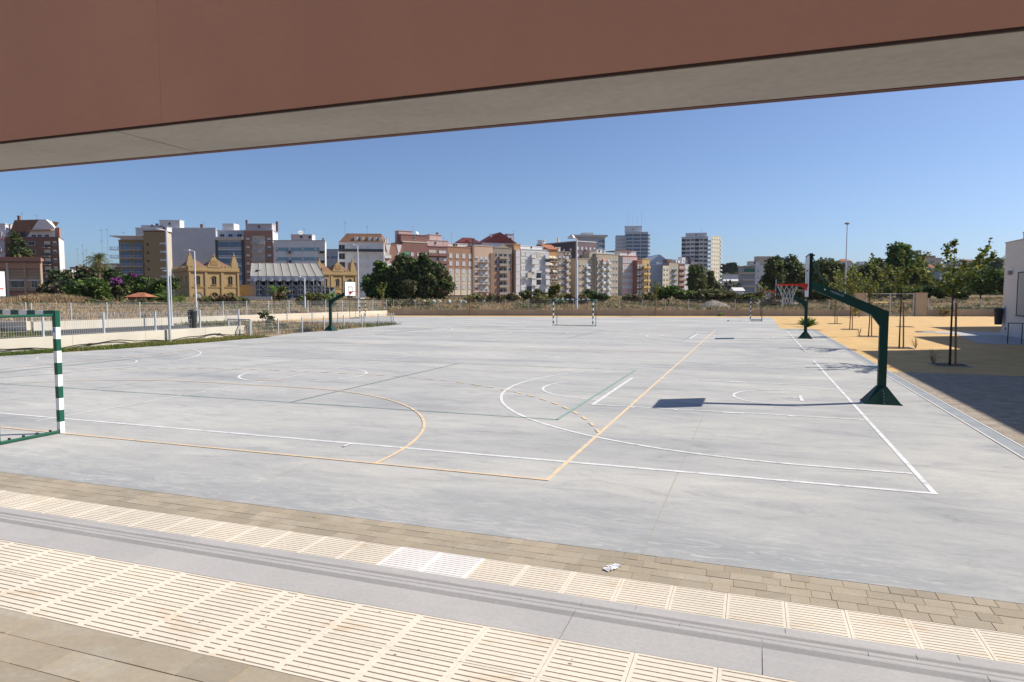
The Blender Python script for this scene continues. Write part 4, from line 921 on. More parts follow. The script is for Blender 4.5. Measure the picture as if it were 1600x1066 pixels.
for k in range(170):
    a = rg2.uniform(0, 6.283); e = rg2.uniform(.35, 1.4); L_ = rg2.uniform(.6, 1.0); d = Vector((math.cos(a) * math.cos(e), math.sin(a) * math.cos(e), math.sin(e))); n_ = Vector((-math.sin(a), math.cos(a), 0)) * .022
    q = d * L_; b.quad([-n_, n_, q * .6 + n_ + Vector((0, 0, .05)), q - Vector((0, 0, .05))], L_bright if k % 3 else L_mid)
b.build('leaves', t)
t = thing('brush_heap', 'heap of dry brown branches on the field behind the far hoop', 'brushwood', (at(1214, 92).x, at(1214, 92).y, .7)); link('twigs', crown_mesh('twigs', [(0, 0, .5, 2.6, 1.4, .75), (1.5, .3, .3, 2, 1.2, .5)], 2200, .3, [L_twig], elong=5), t)
# mounds of earth and rubble
def mound(label, px, D, w_, h, m, name='earth_mound', seed=1):
    p = at(px, D); z = float(terrain_h(p.x, p.y)) - .3; rg_ = np.random.default_rng(seed); t = thing(name, label, 'mound', (p.x, p.y, z))
    N_ = 26; V = []; F = []
    for i in range(9):
        for q in range(N_): a = 2 * math.pi * q / N_; r = (1 - i / 8) ** .8; rr = w_ * r * (1 + .12 * math.sin(3 * a + seed) + rg_.normal(0, .03)); V.append((rr * math.cos(a), rr * .7 * math.sin(a), h * (1 - r ** 1.5) + rg_.normal(0, .025) * h))
    for i in range(8):
        for q in range(N_): q2 = (q + 1) % N_; F.append((i * N_ + q, i * N_ + q2, (i + 1) * N_ + q2, (i + 1) * N_ + q))
    link('heap', np_mesh('heap', V, F, [m]), t)
mound('grey rubble heap on the field behind the far court', 1114, 86, 3.0, 1.5, mat('rubble', (.25, .21, .18), .95, .45, 3.5, bump=1.), 'rubble_heap', 1)
mound('low dark earth heap left of the grey rubble', 1047, 84, 1.7, .75, mat('dark_earth', (.15, .1, .07), .95, .4, 3, bump=1.), 'earth_heap', 2)
mound('long dry grassy mound before the factory and the dark trees', 78, 96, 9, 1.5, mat('dry_mound', (.25, .19, .115), .95, .35, 1.2, bump=1.), 'earth_mound', 3)
mound('orange sand heap seen through the mesh gate', 1383, 118, 6, .9, mat('orange_sand', (.5, .31, .12), .95, .2, 2, bump=1.), 'sand_heap', 4)
pts = []
c = at(78, 96)
for _ in range(2600): a = rg.uniform(0, 6.283); r = 9 * rg.random() ** .5; x = c.x + r * math.cos(a); y = c.y + .7 * r * math.sin(a); pts.append((x, y, float(terrain_h(x, y)) - .25 + 1.4 * (1 - (r / 9) ** 1.9)))
tufts('mound_scrub', pts, .5, .06, 6, [G_br, L_twig, G_tan], 12)
# pale stones and sacks dumped behind the wall
t = thing('rubble_sacks', 'pale sacks and stones dumped in the weeds before the dark trees', 'rubble', (at(690, 118).x, at(690, 118).y, 1.3), YAW)
for k in range(9): MB().lathe([(.2, -.4), (.45, -.2), (.4, .05), (.2, .25), (.1, .3)], [WHTs := mat('sack_white', (.55, .53, .5), .9, .2, 2), mat('sack_tan', (.45, .34, .2), .9, .2, 2)][k % 2], 7).build('sack', t, loc=(-5 + k * 1.5 + (k % 3) * .3, (k % 2) * 1.2, 0), rot=(0, .3 * (k % 3), k))
# ---- palms
def palm(label, px, D, ytop, nf, fl, tr, zb=None, skirt=0, mats=None, name='palm_tree'):
    p = at(px, D); z = float(terrain_h(p.x, p.y)) if zb is None else zb; p.z = z; H = zof(ytop, D) - z - fl * .55
    t = thing(name, label, 'palm', p, YAW, 'palms'); rg_ = np.random.default_rng(int(px)); b = MB(); b.tube([(0, 0, -.5), (.05, 0, H * .5), (0, 0, H)], tr, BARK, 8, r1=tr * .8); b.build('trunk', t)
    def fronds(n, e0, e1, m, ln, droop):
        b = MB()
        for k in range(n):
            a = rg_.uniform(0, 6.283); e = rg_.uniform(e0, e1); L_ = ln * rg_.uniform(.8, 1.1); pr = Vector((0, 0, H)); d = Vector((math.cos(a), math.sin(a), 0)); sd = Vector((-math.sin(a), math.cos(a), 0)); pts = []
            for s in range(6): f = s / 5; pts.append(pr + d * (L_ * f * math.cos(e)) + Vector((0, 0, L_ * (f * math.sin(e) - droop * f * f))))
            for s in range(5):
                for q in (-1, 1):
                    for j in range(3):
                        o_ = pts[s].lerp(pts[s + 1], j / 3); tip = o_ + sd * q * L_ * .22 * (1 - .5 * s / 5) + (pts[s + 1] - pts[s]) * .7 - Vector((0, 0, L_ * .08)); w2 = (pts[s + 1] - pts[s]) * .16
                        b.quad([o_, o_ + w2, tip], m)
        return b
    mats = mats or [L_mid, L_dry]
    fronds(nf, -.2, 1.3, mats[0], fl, .45).build('crown', t)
    if skirt: fronds(skirt, -1.3, -.6, mats[1], fl * .75, .2).build('dead_fronds', t)
palm('tall fan palm with a skirt of dead fronds above the dark trees', 157, 116, 394, 80, 2.3, .3, skirt=60, mats=[L_olive, leaf_mat('old_fronds', (.2, .17, .08), .3)])
palm('low spreading date palm at the foot of the lamp post', 262, 100, 452, 40, 2.6, .4)
palm('second low date palm left of the ochre pavilion', 284, 108, 455, 26, 2.2, .35)
palm('small fan palm before the scaffold grandstand', 429, 88, 444, 34, 1.3, .16, skirt=16, mats=[L_bright, L_dry])
palm('small palm right of the canopy before the right pavilion', 520, 96, 453, 34, 1.4, .15, mats=[L_bright, L_dry])
ptree('dry leaved young tree beside the small fan palm', 442, 84, [(442, 456, 7, 10, 0), (437, 464, 6, 6, 0)], 700, .2, [L_olive, L_dry], trunk=(2.0, .05), bark=BARK)
ptree('shrubs at the foot of the white canopy stand', 486, 92, [(478, 470, 14, 7, 0), (500, 468, 14, 8, 0), (515, 473, 8, 5, 0)], 3600, .24, [L_olive, L_mid, L_euc], name='bush', cat='bush')
ptree('pale green scrub left of the fan palm by the ochre pavilion', 345, 96, [(330, 469, 16, 4, 0), (360, 466, 12, 6, 0), (382, 470, 10, 4, 0)], 2400, .24, [L_olive, L_dry], name='bush', cat='bush')
ptree('dry brown scrub left of the tall white lamp', 215, 90, [(190, 477, 16, 5, 0), (230, 476, 18, 5, 0), (150, 475, 18, 6, 0)], 3600, .24, [L_dry, L_mid, L_twig], name='bush', cat='bush')
# ---- young street trees on the sand, each in a square kerbed pit
M_pit = mat('pit_soil', (.12, .085, .05), .95, .3, 4, bump=.8); M_kerb = mat('pit_kerb', (.33, .32, .3), .8, .08, 3); STK = mat('wood_stake', (.3, .15, .07), .8, .15, 6)
def young(label, loc, h, clear, spread, seed, nl=900, stake=True, pit=True, r=.035, lsz=.075, name='young_tree'):
    rg_ = np.random.default_rng(seed); t = thing(name, label, 'tree', loc, 0, 'young staked trees'); b = MB()
    b.tube([(0, 0, 0), (rg_.normal(0, .02), 0, clear * .5), (0, 0, clear), (rg_.normal(0, .05), 0, h * .72)], r, BARKD, 7, r1=r * .45)
    tips = []
    for k in range(11):
        a = k * 2.4 + rg_.uniform(-.3, .3); z0 = clear * .96 + (h - clear) * .45 * rg_.random(); L_ = spread * rg_.uniform(.7, 1.15); zr = (h - z0) * rg_.uniform(.35, 1.) * (1 if k % 3 else 1.05)
        P = [Vector((0, 0, z0)), Vector((math.cos(a) * L_ * .45, math.sin(a) * L_ * .45, z0 + zr * .4)), Vector((math.cos(a) * L_ * .85, math.sin(a) * L_ * .85, z0 + zr * .8)), Vector((math.cos(a) * L_, math.sin(a) * L_, z0 + zr))]
        b.tube(P, r * .33, BARKD, 5, r1=r * .1); tips.append(P)
    P = [Vector((0, 0, clear)), Vector((.02, 0, (h + clear) * .5)), Vector((-.02, .02, h))]; b.tube(P, r * .4, BARKD, 5, r1=r * .1); tips += [P + [P[-1]], P + [P[-1]]]
    b.build('trunk', t); cs = []; 
    for P in tips:
        for f in np.linspace(.12, 1, 9): i = min(int(f * 3), 2); q = P[i].lerp(P[i + 1], f * 3 - i) if len(P) > 3 else P[-1]; cs.append(q)
    cs = np.array([tuple(c) for c in cs]); V, F = leaves_np(cs, np.tile([[.13, .13, .13]], (len(cs), 1)) * rg_.uniform(.6, 1.5, (len(cs), 1)), nl, lsz, 1.5, 0, rg_)
    # low shoots at the top of the clear stem
    link('leaves', np_mesh('leaves', V, F, [L_young, L_mid, L_olive], rg_.integers(0, 3, len(F)) % 3), t)
    if stake:
        s = MB(); s.tube([(.16, -.03, 0), (.1, -.02, clear * .93)], .032, STK, 6); s.tube([(.0, 0, clear * .8), (.12, -.02, clear * .82)], .012, RAILx, 5); s.build('stake', t)
    if pit:
        s = MB(); w_ = .52
        for x0, x1, y0, y1 in ((-w_, w_, -w_, -w_ + .05), (-w_, w_, w_ - .05, w_), (-w_, -w_ + .05, -w_ + .05, w_ - .05), (w_ - .05, w_, -w_ + .05, w_ - .05)): s.box(x0, x1, y0, y1, -.05, .025, M_kerb)
        s.build('pit_kerb', t); s = MB(); s.quad([(-w_ + .05, -w_ + .05, .0), (w_ - .05, -w_ + .05, .0), (w_ - .05, w_ - .05, .0), (-w_ + .05, w_ - .05, .0)], M_pit); s.build('pit_soil', t)
    return t
RAILx = mat('tree_tie', (.03, .03, .03), .8, 0)
young('nearest young staked tree, standing wholly in the building shade', (6.2, 26.05, -.002), 4.05, 2.25, 1.3, 11, 1900, r=.042, lsz=.075)
young('young staked tree just behind the near hoop arm, at the shade edge', (6.1, 33.85, -.002), 4.2, 2.2, 1.25, 12, 1400, lsz=.08)
young('third young tree from the front, showing below the hoop arm', (6.15, 42.8, -.002), 4.0, 2.1, 1.05, 13, 750, lsz=.095)
young('fourth young tree from the front, before the thickets', (6.2, 51.2, -.002), 4.1, 2.1, 1.0, 14, 800, lsz=.1)
young('farthest young tree of the row on the sand', (6.3, 61.2, -.002), 4.1, 2.0, 1.0, 15, 700, lsz=.11)
for px, D, lb, y in ((732, 76, 'bare young tree stake before the wall right of the brick block', 461), (600, 79, 'young tree before the beige wall left of the dark trees', 443), (1020, 77.6, 'young tree before the beige wall right of the middle goal', 442), (1173, 79, 'olive young tree behind the far right goal', 444), (484, 70, 'young tree on the sand before the pale wall', 458)):
    k = (px - 800) / FPX; p = at(px, D, 0); db = (p.x - W0.x) * WN.x + (p.y - W0.y) * WN.y
    if px != 484: p = p - FW * (db + .8)
    young(lb, (p.x, p.y, 0), zof(y, D), 1.9, .55, px, 90 if px == 732 else 420, pit=False, lsz=.13, name='young_tree')
for lb, x, y in (('dry twig weeds in the pit of the nearest young tree', 5.75, 26.2), ('dry weeds in the pit of the third young tree', 5.7, 42.9), ('dry weed by the pit of the second young tree', 6.75, 33.9)):
    t = thing('dry_weed', lb, 'plant', (x, y, 0)); b = MB(); rg_ = np.random.default_rng(int(y))
    for k in range(16): a = rg_.uniform(0, 6.28); h = rg_.uniform(.2, .55); q = Vector((math.cos(a) * .25 * rg_.random(), math.sin(a) * .25 * rg_.random(), h)); b.tube([(0, 0, 0), q * .6, q], .006, L_dry, 4)
    b.build('twigs', t)
# kerb frames of empty tree pits on the sand
for lb, x, y in (('empty square tree pit on the sunlit sand, nearer the shade', 10.4, 49.6), ('farther empty square tree pit on the sunlit sand', 10.6, 57.0)):
    t = thing('tree_pit', lb, 'tree pit', (x, y, -.002), 0, 'empty tree pits'); s = MB(); w_ = .52
    for x0, x1, y0, y1 in ((-w_, w_, -w_, -w_ + .05), (-w_, w_, w_ - .05, w_), (-w_, -w_ + .05, -w_ + .05, w_ - .05), (w_ - .05, w_, -w_ + .05, w_ - .05)): s.box(x0, x1, y0, y1, -.05, .025, M_kerb)
    s.build('kerb', t); s = MB(); s.quad([(-w_ + .05, -w_ + .05, .0), (w_ - .05, -w_ + .05, .0), (w_ - .05, w_ - .05, .0), (-w_ + .05, w_ - .05, .0)], M_pit); s.build('soil', t)

# ================================================================== CITY
def cm(name, c, var=.06): return mat(name, c, .85, var, .35)
GL = mat('window_glass', (.022, .027, .034), .35, .3, .5, spec=.25)
GLB = mat('blue_glass', (.1, .17, .26), .3, .2, .5, spec=.5)
SHW = mat('white_shutter', (.62, .62, .64), .7, .12, .8)
SHC = mat('cream_shutter', (.58, .52, .42), .7, .12, .8)
RAIL = mat('balcony_rail', (.06, .065, .07), .6, 0)
RAILW = mat('pale_rail', (.5, .5, .52), .6, 0)
TILE = mat('roof_tile', (.34, .13, .07), .9, .2, .8)
TILEB = mat('brown_roof_tile', (.22, .12, .075), .9, .15, .8)
MAR = mat('maroon_roof', (.12, .02, .025), .8, .1, .5)
METAL = mat('aerial_metal', (.25, .25, .26), .5, 0)
AW_C = mat('cream_awning', (.66, .55, .36), .8, .05, 1); AW_O = mat('orange_awning', (.62, .2, .11), .8, .05, 1); AW_G = mat('green_awning', (.03, .16, .1), .8, .05, 1)
_mc = {}
def win_mesh(w, h, glass, frame, kind_='w'):
    k = (round(w, 2), round(h, 2), glass.name, frame.name, kind_)
    if k in _mc: return _mc[k]
    b = MB()
    if kind_ == 'round':
        b2 = [(w / 2 * math.cos(t), w / 2 + w / 2 * math.sin(t)) for t in [i * math.pi / 6 for i in range(12)]]
        b.xprism(b2, -.04, -.005, glass)
    elif kind_ == 'arch':
        P = [(-w/2, 0), (w/2, 0), (w/2, h - w/2)] + [(w/2 * math.cos(t), h - w/2 + w/2 * math.sin(t)) for t in [i * math.pi / 8 for i in range(1, 8)]] + [(-w/2, h - w/2)]
        b.xprism(P, -.03, -.005, glass)
        Q = [(x * 1.35, z if z <= 0 else (z - h/2) * 1.0 + h/2 + (.0)) for x, z in P]
        for i in range(2, len(P) - 1):
            (x0, z0), (x1, z1) = P[i], P[i + 1]; cz = h - w/2
            o0 = (x0 * 1.3, cz + (z0 - cz) * 1.3); o1 = (x1 * 1.3, cz + (z1 - cz) * 1.3); b.xprism([(x0, z0), o0, o1, (x1, z1)], -.14, -.005, frame)
        b.box(-w/2 - .14, w/2 + .14, -.2, -.005, -.16, 0, frame)
        b.box(-.04, .04, -.06, -.031, 0, h - .1, frame)
    else:
        f = .07
        b.box(-w/2, w/2, -.03, -.005, 0, h, glass)
        b.box(-w/2 - f, -w/2, -.1, -.005, -f, h + f, frame); b.box(w/2, w/2 + f, -.1, -.005, -f, h + f, frame)
        b.box(-w/2, w/2, -.1, -.005, h, h + f, frame); b.box(-w/2 - f, w/2 + f, -.16, -.101, -f - .04, 0, frame); b.box(-w/2, w/2, -.1, -.005, -f, 0, frame)
        if kind_ == 'half': b.box(-w/2 + .01, w/2 - .01, -.06, -.031, h * .45, h, SHW)
        if kind_ == 'halfc': b.box(-w/2 + .01, w/2 - .01, -.06, -.031, h * .5, h, SHC)
        if w > .9: b.box(-.03, .03, -.07, -.061, 0, h, frame)
    _mc[k] = b.mesh('window'); return _mc[k]
def balc_mesh(w, d, hp, pmat, smat, solid=True):
    k = ('b', round(w, 2), d, hp, pmat.name, smat.name, solid)
    if k in _mc: return _mc[k]
    b = MB(); b.box(-w/2, w/2, -d, -.004, -.16, 0, smat)
    if solid:
        b.box(-w/2, w/2, -d, -d + .1, 0.002, hp, pmat); b.box(-w/2, -w/2 + .1, -d + .101, -.004, 0.002, hp, pmat); b.box(w/2 - .1, w/2, -d + .101, -.004, .002, hp, pmat)
    else:
        n = int(w / .28)
        for i in range(n + 1): x = -w/2 + .03 + (w - .06) * i / n; b.box(x - .03, x + .03, -d, -d + .05, .002, hp - .06, pmat)
        b.box(-w/2, w/2, -d - .01, -d + .06, hp - .059, hp, pmat)
        for s in (-1, 1): b.box(s * w/2 - .03, s * w/2 + .03, -d + .061, -.004, hp - .059, hp, pmat); b.box(s * w/2 - .03, s * w/2 + .03, -d * .5, -d * .5 + .06, .002, hp - .06, pmat)
    _mc[k] = b.mesh('balcony'); return _mc[k]
def awn_mesh(w, m):
    k = ('a', round(w, 2), m.name)
    if k not in _mc:
        b = MB(); b.xprism([(0, 0)], 0, 0, m) if False else None
        b.quad([(-w/2, -.02, 1.3), (-w/2, -1.2, .35), (w/2, -1.2, .35), (w/2, -.02, 1.3)], m); b.quad([(-w/2, -.02, 1.27), (w/2, -.02, 1.27), (w/2, -1.2, .32), (-w/2, -1.2, .32)], m)
        b.quad([(-w/2, -1.2, .35), (-w/2, -1.2, .1), (w/2, -1.2, .1), (w/2, -1.2, .35)], m); _mc[k] = b.mesh('awning')
    return _mc[k]
def bld(label, px0, px1, yt, D, th=0, depth=12, wall=None, floors=7, cols='wbw', zb=1.2, fh=None, top=.9, side=None, roof=None, glass=GL, frame=SHW, bal=None, slab=None, balh=1., solid=True,
        ww=1.1, wh=1.35, upto=None, name='apartment_building', cat='apartment building', cap=None, group='apartment buildings across the field', base=None, sidewin=0, awn=None, wk='half', extra=None, bands=None, bd=1.1, skip=0, lpx=None, rpx=None, awnf=(0,)):
    A = at(px0, D); u = RT * math.cos(R(th)) + FW * math.sin(R(th)); k1 = (px1 - 800) / FPX
    # facade end on ray px1
    a0 = (px0 - 800) / FPX * D; t = (k1 * D - a0) / (math.cos(R(th)) - k1 * math.sin(R(th))); W = t; H = zof(yt, D) - zb
    rz = math.atan2(u.y, u.x); root = thing(name, label, cat, (A.x, A.y, zb), rz, group)
    ct, st = math.cos(R(th)), math.sin(R(th))
    def rearx(px): k = (px - 800) / FPX; return (k * (D + depth * ct) - a0 + depth * st) / (ct - k * st)
    if rpx is None and px1 < 560: rpx = px1 + (8 if side is not None else 2)
    if lpx is None and px0 > 1000: lpx = px0 - .5
    xr = min(W, rearx(rpx)) if rpx is not None else W; xl = max(0, rearx(lpx)) if lpx is not None else 0
    xr = max(xr, xl + 1.)
    PL = [(0, 0), (W, 0), (xr, depth), (xl, depth)]
    def off(e): return [(-e, -e), (W + e, -e), (xr + e, depth), (xl - e, depth)]
    b = MB(); b.prism(PL, -3, H, wall); body = b.build('wall', root)
    if side is not None: MB().prism([(W + .003, .02), (W + .05, .02), (xr + .05, depth), (xr + .003, depth)], -3, H - .02, side).build('end_wall', root)
    cp = cap or wall; MB().prism(off(.13), H, H + .35, cp).build('parapet', root)
    if base is not None: MB().box(-.02, W + .02, -.06, -.001, -.5, 3.2, base).build('ground_floor', root)
    fh = fh or (H - top) / floors; n = len(cols); cw = W / n; bal = bal or wall; slab = slab or bal
    for f in range(floors):
        z = H - top - (f + 1) * fh + .1
        if z + zb < CH - .5: break
        if bands is not None and f >= skip: MB().box(.0, W, -.12, -.001, z - .35, z - .05, bands).build('band', root)
        for i, c in enumerate(cols):
            x = (i + .5) * cw
            if f < skip and c in 'bgB': c = 'w'
            if c == '-': continue
            if c in 'wsWrvhgbBaL':
                w = {'W': cw * .78, 'L': cw * .9, 'g': cw * .7, 's': ww, 'B': cw * .7}.get(c, ww); h = wh if c not in 'bgBa' else min(fh - .7, 2.2); zz = z + (.9 if c not in 'bgBa' else .05)
                if c == 'L': zz = z + .6; h = fh - 1.1
                w = min(w, cw * .92); g = {'s': SHW, 'v': SHC}.get(c, glass)
                kd = 'round' if c == 'r' else ('w' if c in 'svLgW' else wk)
                if c in 'bBa' and (f * 3 + i) % 3 == 0: kd = 'halfc'
                link('window', win_mesh(w, h, g, frame, kd), root, (x, 0, zz))
            if c in 'bgBa':
                link('balcony', balc_mesh(min(cw * .96, {'b': ww + 1.3, 'a': ww + 1.3}.get(c, 99)), bd, balh, bal, slab, solid), root, (x, 0, z))
            if awn is not None and ((c == 'a' and f in awnf) or (c in 'bB' and rng.random() < .12)): link('awning', awn_mesh(min(cw * .8, 2.2), awn), root, (x, 0, z + 1.1))
    for k in range(sidewin):
        for f in range(floors):
            z = H - top - (f + 1) * fh + 1.
            if z + zb < CH: break
            link('window', win_mesh(ww, wh, glass, frame, 'half'), root, (W + (.05 if side else 0), depth * (k + .5) / sidewin, z), (0, 0, R(90)))
    if roof:
        kd, rm, rh = roof[:3]; b = MB(); e = .5
        if kd == 'gable': 
            b.v += [(-e, -e, H + .351), (W + e, -e, H + .351), (W + e, depth * .5, H + rh), (-e, depth * .5, H + rh), (W + e, depth + e, H + .351), (-e, depth + e, H + .351)]
            for f in ((0, 1, 2, 3), (3, 2, 4, 5), (0, 3, 5), (1, 4, 2), (0, 5, 4, 1)): b.f.append(f); b.m.append(b.mi(rm))
        if kd == 'gablex':      # ridge runs away from the viewer
            b.xprism([(-e, H + .351), (W + e, H + .351), (W / 2, H + rh)], -e, depth, rm)
        if kd == 'mansard':
            i_ = rh * .7; b.v += [(0, 0, H + .351), (W, 0, H + .351), (W, depth, H + .351), (0, depth, H + .351), (i_, i_ * .8, H + rh), (W - i_ * .4, i_ * .8, H + rh), (W - i_ * .4, depth - 1, H + rh), (i_, depth - 1, H + rh)]
            for f in ((0, 1, 5, 4), (1, 2, 6, 5), (2, 3, 7, 6), (3, 0, 4, 7), (4, 5, 6, 7)): b.f.append(f); b.m.append(b.mi(rm))
        if kd == 'hip':
            b.v += [(-e, -e, H + .351), (W + e, -e, H + .351), (W + e, depth + e, H + .351), (-e, depth + e, H + .351), (W * .3, depth / 2, H + rh), (W * .7, depth / 2, H + rh)]
            for f in ((0, 1, 5, 4), (1, 2, 5), (2, 3, 4, 5), (3, 0, 4), (0, 3, 2, 1)): b.f.append(f); b.m.append(b.mi(rm))
        b.build('roof', root)
    s = 0
    for e in (extra or []):      # rooftop pieces: (kind, x fraction 0..1, width m, height m, material, y offset, base lift)
        kd, fx, w, h, m = e[:5]; y0 = e[5] if len(e) > 5 else 2.; lift = e[6] if len(e) > 6 else .351; x = fx * W; z = H + lift
        if kd == 'box': p = MB().box(x - w/2, x + w/2, y0, y0 + 4, z, z + h, m).box(x - w/2 - .15, x + w/2 + .15, y0 - .15, y0 + 4.15, z + h, z + h + .2, m).build('roof_room', root); link('window', win_mesh(.8, .9, GL, frame, 'w'), p, (x, y0, z + h * .4))
        if kd == 'chim': MB().box(x - w/2, x + w/2, y0, y0 + .7, z, z + h, m).box(x - w/2 - .08, x + w/2 + .08, y0 - .08, y0 + .78, z + h, z + h + .15, m).build('chimney', root)
        if kd == 'tv': MB().tube([(x, y0, z), (x, y0, z + h)], .05, METAL, 5).box(x - .6, x + .6, y0 - .02, y0 + .02, z + h - .35, z + h - .3, METAL).box(x - .4, x + .4, y0 - .02, y0 + .02, z + h - .1, z + h - .05, METAL).build('aerial', root)
        if kd == 'dish':
            d = MB().lathe([(.02, 0), (w * .35, .08), (w * .5, .22)], SHW, 14).build('satellite_dish', root); d.location = (x, y0, z + h); d.rotation_euler = (R(55), 0, R(20))
    return root, W, H
C = {k: cm(k, v) for k, v in dict(mauve_render=(.46, .43, .46), white_render=(.66, .65, .66), ochre_render=(.4, .3, .15), tan_render=(.47, .4, .3), taupe_render=(.33, .28, .24), cream_render2=(.66, .6, .48),
     pink_render=(.56, .42, .4), grey_render=(.5, .51, .53), bluegrey_render=(.42, .47, .55), lightgrey_render=(.66, .67, .68), shaded_mauve=(.085, .06, .07), dark_mauve=(.17, .125, .14), peach_render=(.58, .42, .32),
     brown_render2=(.28, .19, .13), orange_render=(.5, .28, .14), yellow_render=(.6, .43, .19), grey_concrete=(.56, .56, .56), beige_render=(.5, .43, .35), steel_grey=(.32, .36, .41), pale_lilac=(.52, .48, .52), sky_blue_panel=(.22, .38, .46)).items()}
BR_R = brick_mat('red_brick', (.29, .12, .075), (.35, .155, .1), (.33, .24, .19)); BR_D = brick_mat('dark_brick', (.15, .065, .045), (.2, .085, .06), (.2, .14, .11)); BR_M = brick_mat('maroon_brick', (.2, .075, .07), (.26, .1, .09), (.25, .17, .15))
BR_O = brick_mat('ochre_brick', (.26, .19, .085), (.31, .225, .105), (.25, .2, .13)); BR_T = brick_mat('terracotta_brick', (.36, .16, .085), (.42, .19, .11), (.37, .27, .2))
WHT = C['white_render']
# --- left part of the skyline (facades mostly turned out of the sun)
bld('mauve and white block with orange roof edges at the left edge of the skyline', -60, 12.5, 376, 246, 4, 12, C['mauve_render'], 6, 'wWbWb', bal=C['mauve_render'], cap=AW_O, extra=[('box', .72, 9, 5.6, WHT, 1), ('dish', .95, 2.6, 3.2, WHT), ('box', .5, 14, 2.4, C['mauve_render'], .4)])
r_, W_, H_ = bld('dark brick block with brown sloped attic and white penthouse at the far left', 14, 97, 373, 248, -3, 13, BR_D, 6, '-WbW-Bw', side=WHT, fh=3.05, top=.6, bal=RAIL, slab=SHC, solid=False, glass=GL, wk='halfc', extra=[('chim', .15, .8, 1.5, BR_D, 3, 6.8), ('tv', .22, 1, 9, METAL, 3), ('tv', .42, 1, 8.5, METAL, 5), ('chim', .95, 1.4, 3.3, BR_T, 1)])
b = MB(); b.xprism([(1, H_ + .36), (1.5, H_ + 3.4), (3, H_ + 6.6), (12.6, H_ + 6.8), (7.8, H_ + .36)], 1.2, 11, TILEB); b.build('attic_roof', r_)
b = MB(); b.xprism([(7.9, H_ + .36), (12.7, H_ + 6.7), (15.4, H_ + 6.7), (18.4, H_ + 3.8), (18.4, H_ + .36)], .6, 1.8, WHT); b.xprism([(7.0, H_ + .36), (11.0, H_ + 6.7), (13.4, H_ + 6.7), (15.4, H_ + 3.8), (15.4, H_ + .36)], 1.801, 6, WHT); b.xprism([(9.5, H_ + 2.45), (18.2, H_ + 2.65), (18.2, H_ + 3.0), (9.5, H_ + 2.8)], -.9, .59, BR_T); b.build('penthouse', r_)
for x in (10.6, 12.8, 15.6): link('window', win_mesh(1.5, 1.5, GL, SHW, 'half'), r_, (x, .6, H_ + .5))
for x in (3.2, 6.0): link('window', win_mesh(1.9, 1.9, GL, BR_D, 'w'), r_, (x, 1.2, H_ + .5))
bld('low white house with a red tiled edge between the brick block and the palm', 103, 113, 423, 262, 0, 9, WHT, 3, 'w-w', cap=WHT)
bld('low pale block with terrace seen above the dark trees', 113, 134, 419, 285, -12, 9, C['lightgrey_render'], 4, 'www', cap=TILE, extra=[('tv', .3, 1, 8, METAL), ('tv', .7, 1, 9.5, METAL)])
bld('small white house behind the palm', 126, 150, 424, 270, -6, 8, C['white_render'], 3, 'ww', cap=TILE, roof=('gable', TILE, 1.6), extra=[('tv', .1, 1, 7, METAL), ('tv', .5, 1, 6, METAL)])
bld('cream and orange house half hidden behind the palm', 160, 186, 414, 252, -10, 8, C['cream_render2'], 4, 'w-w', side=AW_O, cap=TILE, extra=[('tv', .25, 1, 13, METAL)])
# modern glass balcony block and its ochre brick stair wall
r_, W_, H_ = bld('modern block with white framed glass balconies beside an ochre brick wall', 190, 229, 377, 246, 5, 11, BR_O, 6, 'gg', fh=2.93, top=.5, glass=GLB, bal=RAILW, slab=WHT, solid=False, bd=1.5, extra=[('tv', .1, 1, 3, METAL), ('tv', .8, 1, 3, METAL)])
MB().box(-2.4, W_ + .2, -1.7, 8, H_ + 1.4, H_ + 1.7, WHT).box(.5, W_, .3, 8, H_ + .36, H_ + 1.39, WHT).build('roof_canopy', r_)
for f in range(5): link('balcony', balc_mesh(2.3, 2., 1., RAILW, WHT, False), r_, (-1.2, 0, H_ - .4 - (f + 1) * 2.93))
r_, W_, H_ = bld('ochre brick wall block with a column of round windows', 229, 264, 363, 243, 3, 9, BR_O, 7, '---', cap=MAR, side=C['beige_render'], extra=[('box', .8, 2, 1.4, WHT, 2)])
for f in range(6): link('window', win_mesh(1.0, 1.0, RAIL, BR_O, 'round'), r_, (1.35, 0, H_ - 5.1 - f * 2.95))
for f in range(6): link('window', win_mesh(1.9, .45, SHW, WHT, 'w'), r_, (W_ - 1.3, 0, H_ - 4.4 - f * 2.95))
# big blank wall
bld('huge blank grey side wall of a block with white roof rooms', 217, 341, 358, 285, 2, 16, C['grey_render'], 6, '-', cap=C['lightgrey_render'], extra=[('box', .42, 8.4, 3, WHT, .5), ('chim', .25, .8, 1.6, BR_D, 1), ('chim', .81, 1, 1.4, BR_D, 1), ('tv', .83, 1, 2.6, METAL, 2), ('box', .2, 9, .8, C['pale_lilac'], .5)])
r_, W_, H_ = bld('blue grey framed block with long glazed galleries beside the blank wall', 340, 384, 376, 252, 0, 12, C['steel_grey'], 5, 'L', fh=3.05, top=.3, glass=GLB, frame=WHT, cap=WHT, bands=WHT, balh=.9)
MB().box(.4, W_ - .2, 1.6, 11, H_ + .36, H_ + 3.4, C['bluegrey_render']).box(0, W_ + .2, 1.3, 11.3, H_ + 3.4, H_ + 3.8, WHT).box(1.5, 5.8, 3, 8, H_ + 3.81, H_ + 6.4, WHT).build('set_back_storey', r_)
for x in (2., 5., 8.4): link('window', win_mesh(1.5, 1.6, GL, SHW, 'w'), r_, (x, 1.6, H_ + .7))
MB().box(.0, W_, -.9, 1.5, H_ + .36, H_ + 1.1, RAILW).build('terrace_rail', r_)
MB().box(.0, .9, -.2, -.002, -1, H_, RAIL).box(W_ - .9, W_, -.2, -.002, -1, H_, RAIL).build('dark_frame', r_)
